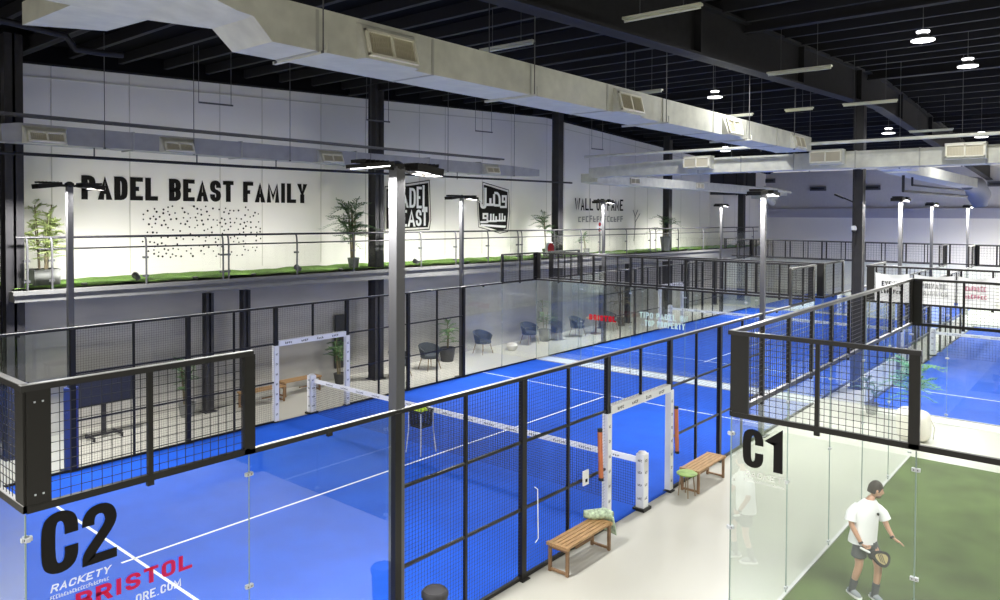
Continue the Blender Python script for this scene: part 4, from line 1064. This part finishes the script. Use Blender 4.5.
t = thing('round_pouf', 'small round cream pouf on the floor between the last two tub chairs', 'pouf', (20.9, 12.0, 0))
b = MB(); b.lathe([(.14, .0), (.22, .08), (.23, .2), (.17, .28), (.02, .3)], (20.9, 11.9, 0), 18); b.build('cushion', M['cream'], t)
# screen on a wheeled stand
t = thing('screen_stand', 'large dark screen on a wheeled stand behind the left fence', 'screen', (5.4, 12, 0))
b = MB(); b.box((4.72, 11.93, .82), (6.1, 11.99, 1.62)); b.build('screen_case', M['black'], t)
b = MB(); b.box((4.76, 11.925, .86), (6.06, 11.93, 1.58)); b.build('display', mat('screen_off', (.02, .022, .035), .3), t)
b = MB(); b.box((5.37, 11.99, .1), (5.47, 12.06, 1.3)); b.build('stand_column', M['steel'], t)
b = MB(); b.bar((5.0, 12.0, .09), (5.84, 12.0, .09), .07, .04); b.bar((5.1, 11.75, .08), (5.1, 12.25, .08), .05, .04); b.bar((5.74, 11.75, .08), (5.74, 12.25, .08), .05, .04); b.build('stand_base', M['steel'], t)
for x in (5.1, 5.74):
    for y in (11.77, 12.23): b = MB(); b.lathe([(.03, -.012), (.03, .012)], (x, y, .03), 10, Matrix.Rotation(R_(90), 3, 'X')); b.build('wheel', M['black'], t)
# cranked handrail by the left wall
b = MB(); b.tube([(3.62, 12.9, 1.35), (4.1, 12.9, 1.42), (4.15, 12.9, 1.3), (4.15, 12.9, 0)], .02, 8); tag(b.build('wall_handrail', M['pole']), 'bent thin rail standing by the concrete wall at far left', 'handrail')
# dark boards on stands near the wall beyond the chairs
b = MB(); b.box((13.0, 12.9, .35), (13.35, 12.98, 2.1)); tag(b.build('notice_board', M['pot_dark']), 'narrow dark board on the concrete wall left of the column', 'board')
# small table with red top behind red words
t = thing('small_table', 'small wooden table near the wall behind the red words', 'table', (26.6, 11.6, 0))
b = MB(); b.lathe([(.45, .70), (.45, .74)], (26.6, 11.6, 0), 20); b.build('tabletop', M['wood'], t)
b = MB(); b.tube([(26.6, 11.6, 0), (26.6, 11.6, .7)], .04, 8); b.lathe([(.25, 0), (.24, .03)], (26.6, 11.6, 0), 16); b.build('pedestal', M['wood_leg'], t)
chair_copy(28.0, 11.7, .2, 'dark chair right of the small wooden table near the far wall')
chair_copy(25.4, 11.8, .1, 'dark chair left of the small wooden table near the far wall')
# cream beanbag on the walkway
t = thing('bean_bag', 'cream bean bag seat on the pale walkway behind the green court', 'bean bag', (18.2, -2.95, 0))
b = MB(); vs = []; n, m_ = 20, 10; fs = []
for i in range(m_+1):
    tt = math.pi*i/m_
    for k in range(n):
        a = 2*math.pi*k/n; r = abs(math.sin(tt))**.4; ca, sa = math.cos(a), math.sin(a)
        sq = (abs(ca)**4 + abs(sa)**4)**-.25
        vs.append((18.15 + .36*r*sq*ca, -2.93 + .36*r*sq*sa + .04*math.cos(tt), .36 + .36*math.copysign(abs(math.cos(tt))**.45, math.cos(tt))*(1.05 if sa > 0 else .95)))
for i in range(m_):
    for k in range(n): fs.append((i*n+k, (i+1)*n+k, (i+1)*n+(k+1) % n, i*n+(k+1) % n))
b.raw(vs, fs, True); b.build('cushion', M['cream'], t)
b = MB(); b.tube([(18.33, -3.32, .02), (18.36, -3.34, .3), (18.3, -3.2, .66)], .012, 6); b.build('piping', M['cream'], t)

# ------------------------------------------------------------------ banners on the right court
bdef = [(-1.43, -2.28, 'white banner at the left of the three, large dark word on top', ['EVENTS', ''], 'letter'),
        (-2.40, -3.35, 'middle white banner with grey lettering, in a swagged fold', ['PRIVATE', 'TRAININGS'], 'greyprint'),
        (-3.44, -4.25, 'rightmost white banner with pink lettering', ['', ''], 'pinkprint')]
for y0_, y1_, l, words, m in bdef:
    t = thing('banner', l, 'banner', (20.7, (y0_+y1_)/2, 3.0), 'white banners on the end wall')
    b = MB(); n, k = 12, 10; vs = []; fs = []
    for j in range(k+1):
        for i in range(n+1):
            u = i/n; v = j/k
            sag = .05*math.sin(math.pi*u)*v**3
            xx = 20.72 + .02*math.sin(u*9+v*4)*(.3+v) + .035*math.sin(math.pi*u)*math.sin(v*10)*v*v
            vs.append((xx, y0_ + (y1_-y0_)*u, 3.04 + .80*v - sag))
    for j in range(k):
        for i in range(n): fs.append((j*(n+1)+i, j*(n+1)+i+1, (j+1)*(n+1)+i+1, (j+1)*(n+1)+i))
    b.raw(vs, fs, True); b.build('cloth', M['banner'], t)
    for wd, z, h, pad, tk in ((words[0], 3.47, .14, .17, .03), (words[1], 3.27, .12, .15, .02)):
        b = MB(); o = (20.675, y0_-pad, z); wdt = abs(y1_-y0_) - 2*pad
        if wd: text(b, wd, o, (0,-1,0), (0,0,1), h, wdt, tk)
        else: smudge(b, o, (0,-1,0), (0,0,1), h, wdt, 7, int(z*100) + int(-y0_*10))
        b.build('banner_lettering', M[m], t)
    b = MB()
    for y in (y0_, y1_): b.tube([(20.74, y, 3.84), (20.8, y, 3.98)], .006, 5)
    b.build('tie', M['black'], t)

# ------------------------------------------------------------------ the player
def skin_obj(name, chains, m, parent, sub=2, root=0, label=None):
    """chains: list of (parent_index or None, [(pos, radius), ...]) -> one skinned mesh"""
    vs, es, rs = [], [], []
    for par, pts in chains:
        prev = par
        for p, r in pts:
            vs.append(Vector(p) - wloc(parent)); rs.append(r if isinstance(r, tuple) else (r, r))
            if prev is not None: es.append((prev, len(vs)-1))
            prev = len(vs)-1
    me = bpy.data.meshes.new(name); me.from_pydata([tuple(v) for v in vs], es, []); me.materials.append(M[m]); me.update()
    o = bpy.data.objects.new(name, me); COL.objects.link(o); o.parent = parent
    sk = o.modifiers.new('skin', 'SKIN'); sk.use_smooth_shade = True; sk.branch_smoothing = .5
    lay = me.skin_vertices[0].data
    for i, r in enumerate(rs): lay[i].radius = r; lay[i].use_root = (i == root)
    sb = o.modifiers.new('sub', 'SUBSURF'); sb.levels = sub; sb.render_levels = sub
    if label: o['label'] = label
    return o
PX, PY = 9.27, -4.02
# frame: camera is towards (-.77, -.19); picture-right is about (.64, -.77)
rt = Vector((.643, -.766, 0)); fc = Vector((-.10, -.99, 0)).normalized()   # fc: the way he walks (right and slightly to the viewer)
tw = Vector((-.766, -.643, 0))                                             # towards the viewer
def W(r, t_, z): return Vector((PX, PY, 0)) + rt*r*.97 + tw*t_ + Vector((0, 0, z*.95))
man = thing('person', 'man in white tee and dark shorts walking on the green court with a padel racket', 'person', (PX, PY, 0))
hipL, hipR = W(.07, -.03, .90), W(-.08, .05, .90)
body = skin_obj('body', [
    (None, [(W(0, 0, .95), (.15, .11)), (W(0, 0, 1.12), (.13, .10)), (W(.01, 0, 1.28), (.155, .105)), (W(.03, 0, 1.37), (.11, .07)), (W(.075, .0, 1.475), (.055, .055)), (W(.115, .0, 1.54), (.05, .05))]),
    (0, [(W(-.09, .03, .86), .088), (W(-.10, .04, .68), .072), (W(-.10, .05, .50), .055), (W(-.13, .03, .36), .052), (W(-.15, -.01, .22), .04), (W(-.16, -.03, .10), .032)]),
    (0, [(W(.09, -.02, .86), .088), (W(.12, .09, .68), .072), (W(.13, .14, .50), .055), (W(.125, .13, .36), .052), (W(.11, .12, .22), .040), (W(.10, .11, .10), .032)]),
    (3, [(W(-.13, .02, 1.35), .04), (W(-.22, .05, 1.26), .048), (W(-.24, .08, 1.12), .040), (W(-.17, .14, .96), .034), (W(-.125, .17, .86), .026)]),
    (3, [(W(.17, .0, 1.34), .04), (W(.25, .02, 1.25), .046), (W(.28, .05, 1.12), .040), (W(.315, .10, 1.02), .032), (W(.35, .15, .94), .024)]),
], 'skin', man)
# head
hc = W(.145, .012, 1.62)
look = (rt*.95 + tw*.12 + Vector((0, 0, -.22))).normalized()
zl = Vector((0,0,1)); yl = (zl - look*zl.dot(look)).normalized(); xl = yl.cross(look)
HR = Matrix((xl, look, yl)).transposed()    # local x side, y forward, z up
b = MB(); vs = []; n, m_ = 20, 16; fs = []
for i in range(m_+1):
    t_ = math.pi*i/m_; z = math.cos(t_); r = math.sin(t_)
    for k in range(n):
        a = 2*math.pi*k/n; x = r*math.sin(a)*.078; y = r*math.cos(a)*.10
        if z < -.1: x *= 1 - .38*(-z-.1); y = y*(1-.18*(-z)) + .012
        if math.cos(a) > .93 and -.35 < z < .12: y += .016*(1-abs(z+.13)/.3)      # nose
        if math.cos(a) > .5 and .1 < z < .3: y -= .006                              # eye sockets
        vs.append(hc + HR @ Vector((x, y, z*.118)))
for i in range(m_):
    for k in range(n): fs.append((i*n+k, (i+1)*n+k, (i+1)*n+(k+1) % n, i*n+(k+1) % n))
b.raw(vs, fs, True)
for s in (-1, 1): b.ell(hc + HR @ Vector((s*.074, -.008, -.005)), (.012, .02, .03), 8, 6, HR)
hd = b.build('head', M['skin'], man)
b = MB(); vs = []; fs = []
for i in range(9):
    t_ = math.pi*.56*i/8
    for k in range(n):
        a = 2*math.pi*k/n; ext = 1.0
        x = math.sin(t_)*math.sin(a)*.081; y = math.sin(t_)*math.cos(a)*.102 - .006; z = math.cos(t_)*.125 + .008
        if math.cos(a) > .35 and z < .055: z = .055 + .01*math.sin(k)
        if math.cos(a) < -.2 and i > 6: z -= .035
        vs.append(hc + HR @ Vector((x, y, z)))
for i in range(8):
    for k in range(n): fs.append((i*n+k, (i+1)*n+k, (i+1)*n+(k+1) % n, i*n+(k+1) % n))
b.raw(vs, fs, True); b.build('hair', M['hair'], man)
b = MB()
for s in (-1, 1): b.ell(hc + HR @ Vector((s*.03, .082, .012)), (.013, .007, .006), 8, 5, HR); b.cbox(hc + HR @ Vector((s*.03, .088, .03)), (.032, .006, .006), HR)
b.ell(hc + HR @ Vector((0, .088, -.06)), (.022, .01, .006), 8, 5, HR)
b.build('face_features', M['hair'], hd)
b = MB(); b.ell(hc + HR @ Vector((0, .038, -.082)), (.05, .052, .034), 12, 8, HR); b.build('beard', mat('short_beard', (.12, .07, .045), .8), man)
# tee shirt, lofted round the trunk
def loft(b, rings, n=22):
    vs = []; fs = []
    for c, a, c2, ra, rb in rings:
        for k in range(n):
            t_ = 2*math.pi*k/n; ca, sa = math.cos(t_), math.sin(t_)
            e = 1 + .05*abs(math.sin(2*t_))
            vs.append(Vector(c) + a*ra*ca*e + c2*rb*sa*e)
    for i in range(len(rings)-1):
        for k in range(n): fs.append((i*n+k, i*n+(k+1) % n, (i+1)*n+(k+1) % n, (i+1)*n+k))
    b.raw(vs, fs, True)
aw = (rt*.95 - tw*.30).normalized(); ad = Vector((-aw.y, aw.x, 0))
b = MB()
rg = [(W(-.035, 0, .84), .205, .15), (W(-.03, 0, .90), .200, .148), (W(-.01, 0, 1.02), .19, .142), (W(.0, 0, 1.16), .19, .14), (W(.01, 0, 1.28), .20, .14),
      (W(.025, 0, 1.36), .185, .12), (W(.045, 0, 1.425), .14, .095), (W(.065, 0, 1.465), .085, .075), (W(.075, 0, 1.475), .07, .065)]
loft(b, [(c + Vector((0, 0, 0)), aw, ad, ra, rb) for c, ra, rb in rg])
for P0, P1, P2 in ((W(-.10, .01, 1.375), W(-.215, .04, 1.28), W(-.245, .06, 1.17)), (W(.14, .0, 1.365), W(.245, .02, 1.27), W(.275, .04, 1.18))):
    b.tube([P0, (P0+P1)/2, P1, P2], [.066, .074, .074, .08], 14, False)
b.build('tee_shirt', M['tee'], man)
b = MB(); b.ell(W(.12, .135, 1.30), (.018, .018, .022), 8, 6); b.build('chest_mark', M['letter'], man)
# shorts
skin_obj('shorts', [
    (None, [(W(0, 0, .96), (.165, .125)), (W(0, .0, .86), (.165, .125))]),
    (1, [(W(-.095, .035, .76), .115), (W(-.105, .045, .66), .112), (W(-.105, .047, .60), .108)]),
    (1, [(W(.10, .0, .76), .112), (W(.12, .06, .66), .108), (W(.13, .10, .60), .104)]),
], 'shorts', man)
# socks and shoes
for s, ank, kn, fd_ in ((0, W(-.16, -.03, .105), W(-.14, .0, .27), (rt*.25 + tw*.9).normalized()), (1, W(.10, .11, .10), W(.115, .125, .27), (rt*.2 + tw*.95).normalized())):
    b = MB(); b.tube([kn, (kn+ank)/2, ank, ank - Vector((0,0,.04))], [.052, .05, .046, .05], 12); b.build('sock', M['sock'], man)
    zz = .030 if s == 0 else .03
    a0 = Vector((ank.x, ank.y, .0))
    b = MB(); b.tube([a0 - fd_*.08 + Vector((0,0,.055)), a0 - fd_*.05 + Vector((0,0,.06)), a0 + fd_*.05 + Vector((0,0,.06)), a0 + fd_*.11 + Vector((0,0,.05)), a0 + fd_*.16 + Vector((0,0,.045))], [.025, .045, .045, .042, .022], 12)
    sh = b.build('shoe', M['shoe'], man)
    b = MB(); sd = Vector((-fd_.y, fd_.x, 0))
    out = [(-.09, .025), (-.095, -.025), (0, -.042), (.10, -.048), (.16, -.035), (.185, 0), (.16, .035), (.10, .048), (0, .042)]
    b.prism([a0 + fd_*u + sd*v + Vector((0,0,.013)) for u, v in out], (0, 0, .028)); b.build('sole', M['sole'], sh)
# hands with fingers
def hand(name, wrist, d, nrm, curl, thumb_side, parent):
    d = Vector(d).normalized(); nrm = Vector(nrm).normalized(); sd = d.cross(nrm).normalized()
    root = bpy.data.objects.new(name, None)
    chains = [(None, [(wrist, (.022, .018)), (wrist + d*.045, (.034, .016)), (wrist + d*.085, (.036, .014))])]
    Ls = (.062, .07, .066, .052)
    for k in range(4):
        o = wrist + d*.09 + sd*(.027 - .018*k); L = Ls[k]
        c1, c2 = curl*.6, curl*1.3
        d1 = (d*math.cos(c1) + nrm*math.sin(c1)).normalized(); d2 = (d*math.cos(c2) + nrm*math.sin(c2)).normalized()
        spread = sd*(.010*(1.5-k))
        chains.append((2, [(o, .0095), (o + d1*L*.45 + spread, .0088), (o + d1*L*.45 + d2*L*.55 + spread*1.6, .0072)]))
    o = wrist + d*.03 + sd*.03*thumb_side
    chains.append((1, [(o, .012), (o + (d*.6 + sd*thumb_side*.8).normalized()*.035 + nrm*.008, .0105), (o + (d*.75 + sd*thumb_side*.6).normalized()*.065 + nrm*.018*(1+curl), .009)]))
    return skin_obj(name, chains, 'skin', man, 1)
hand('hand', W(.345, .145, .945), rt*.75 + tw*.25 + Vector((0,0,-.45)), tw*.2 + Vector((0,0,-1)), .35, 1, man)
hand('hand', W(-.13, .165, .87), rt*.62 + tw*.1 + Vector((0,0,-.62)), rt*.4 + Vector((0,0,.6)) - tw*.4, 1.3, 1, man)
for p, q in ((W(-.145, .155, .90), W(-.133, .165, .875)), (W(.318, .128, .972), W(.333, .143, .95))):
    b = MB(); b.tube([p, q], .031, 12); b.build('wristband', M['black'], man)
# racket
pr = thing('padel_racket', 'black and gold padel racket held at the man\'s hip', 'racket', W(-.08, .2, .8))
ax = (rt*.9 + Vector((0,0,-.42)) + tw*.15).normalized()
nr = (tw*.92 + Vector((0,0,.3))); nr = (nr - ax*nr.dot(ax)).normalized(); cr = ax.cross(nr)
o = W(-.115, .18, .80)
b = MB(); b.tube([o - ax*.04, o + ax*.10], .016, 10); b.build('grip', M['white'], pr)
c = o + ax*.27
def oval(a, e, k=28):
    a *= .84; e *= .84
    return [c + ax*(a*math.cos(2*math.pi*i/k) - .012*math.cos(4*math.pi*i/k)) + cr*(e*math.sin(2*math.pi*i/k)*(1 + .12*math.cos(2*math.pi*i/k))) for i in range(k)]
b = MB(); b.prism([p - nr*.019 for p in oval(.145, .125)], nr*.038); b.build('racket_head', M['black'], pr)
b = MB(); b.prism([o + ax*.09 - cr*.015 - nr*.012, o + ax*.16 - cr*.06 - nr*.012, o + ax*.16 + cr*.06 - nr*.012, o + ax*.09 + cr*.015 - nr*.012], nr*.024); b.build('throat', M['black'], pr)
b = MB(); b.face([p + nr*.0205 for p in oval(.105, .08)]); b.build('face_print', M['gold'], pr)
b = MB()
for k in (-1, 0, 1): b.bar(c + ax*(-.06+.03*k) - cr*.05 + nr*.022, c + ax*(.03+.03*k) + cr*.05 + nr*.022, .010, .002, nr)
b.build('face_stripes', M['black'], pr)

# ------------------------------------------------------------------ world, camera
w = bpy.data.worlds.new('world'); scn.world = w; w.use_nodes = True
w.node_tree.nodes['Background'].inputs[0].default_value = (1, .955, .86, 1); w.node_tree.nodes['Background'].inputs[1].default_value = .75
cam = bpy.data.cameras.new('camera'); co = bpy.data.objects.new('camera', cam); COL.objects.link(co)
yaw, pit, rol, f_, cy = .698443822, -.0208702814, .00430526891, 743.488301, 230.007784
fw = Vector((math.cos(yaw)*math.cos(pit), math.sin(yaw)*math.cos(pit), math.sin(pit))); rgt = Vector((math.sin(yaw), -math.cos(yaw), 0)); upv = rgt.cross(fw)
r2 = rgt*math.cos(rol) + upv*math.sin(rol); u2 = upv*math.cos(rol) - rgt*math.sin(rol)
co.matrix_world = Matrix(((r2.x, u2.x, -fw.x, -2.11418058), (r2.y, u2.y, -fw.y, -6.77435793), (r2.z, u2.z, -fw.z, 5.42042320), (0, 0, 0, 1)))
cam.sensor_width = 36; cam.lens = f_/1000*36; cam.shift_x = 0; cam.shift_y = -(300-cy)/1000
cam.clip_start = .05; cam.clip_end = 200
scn.camera = co
vs_ = scn.view_settings; vs_.view_transform = 'Standard'; vs_.look = 'None'; vs_.exposure = 0; vs_.gamma = 1; vs_.use_curve_mapping = False
scn.cycles.max_bounces = 8; scn.cycles.transparent_max_bounces = 40; scn.cycles.glossy_bounces = 4; scn.cycles.diffuse_bounces = 4
scn.cycles.sample_clamp_indirect = 6; scn.cycles.use_denoising = True
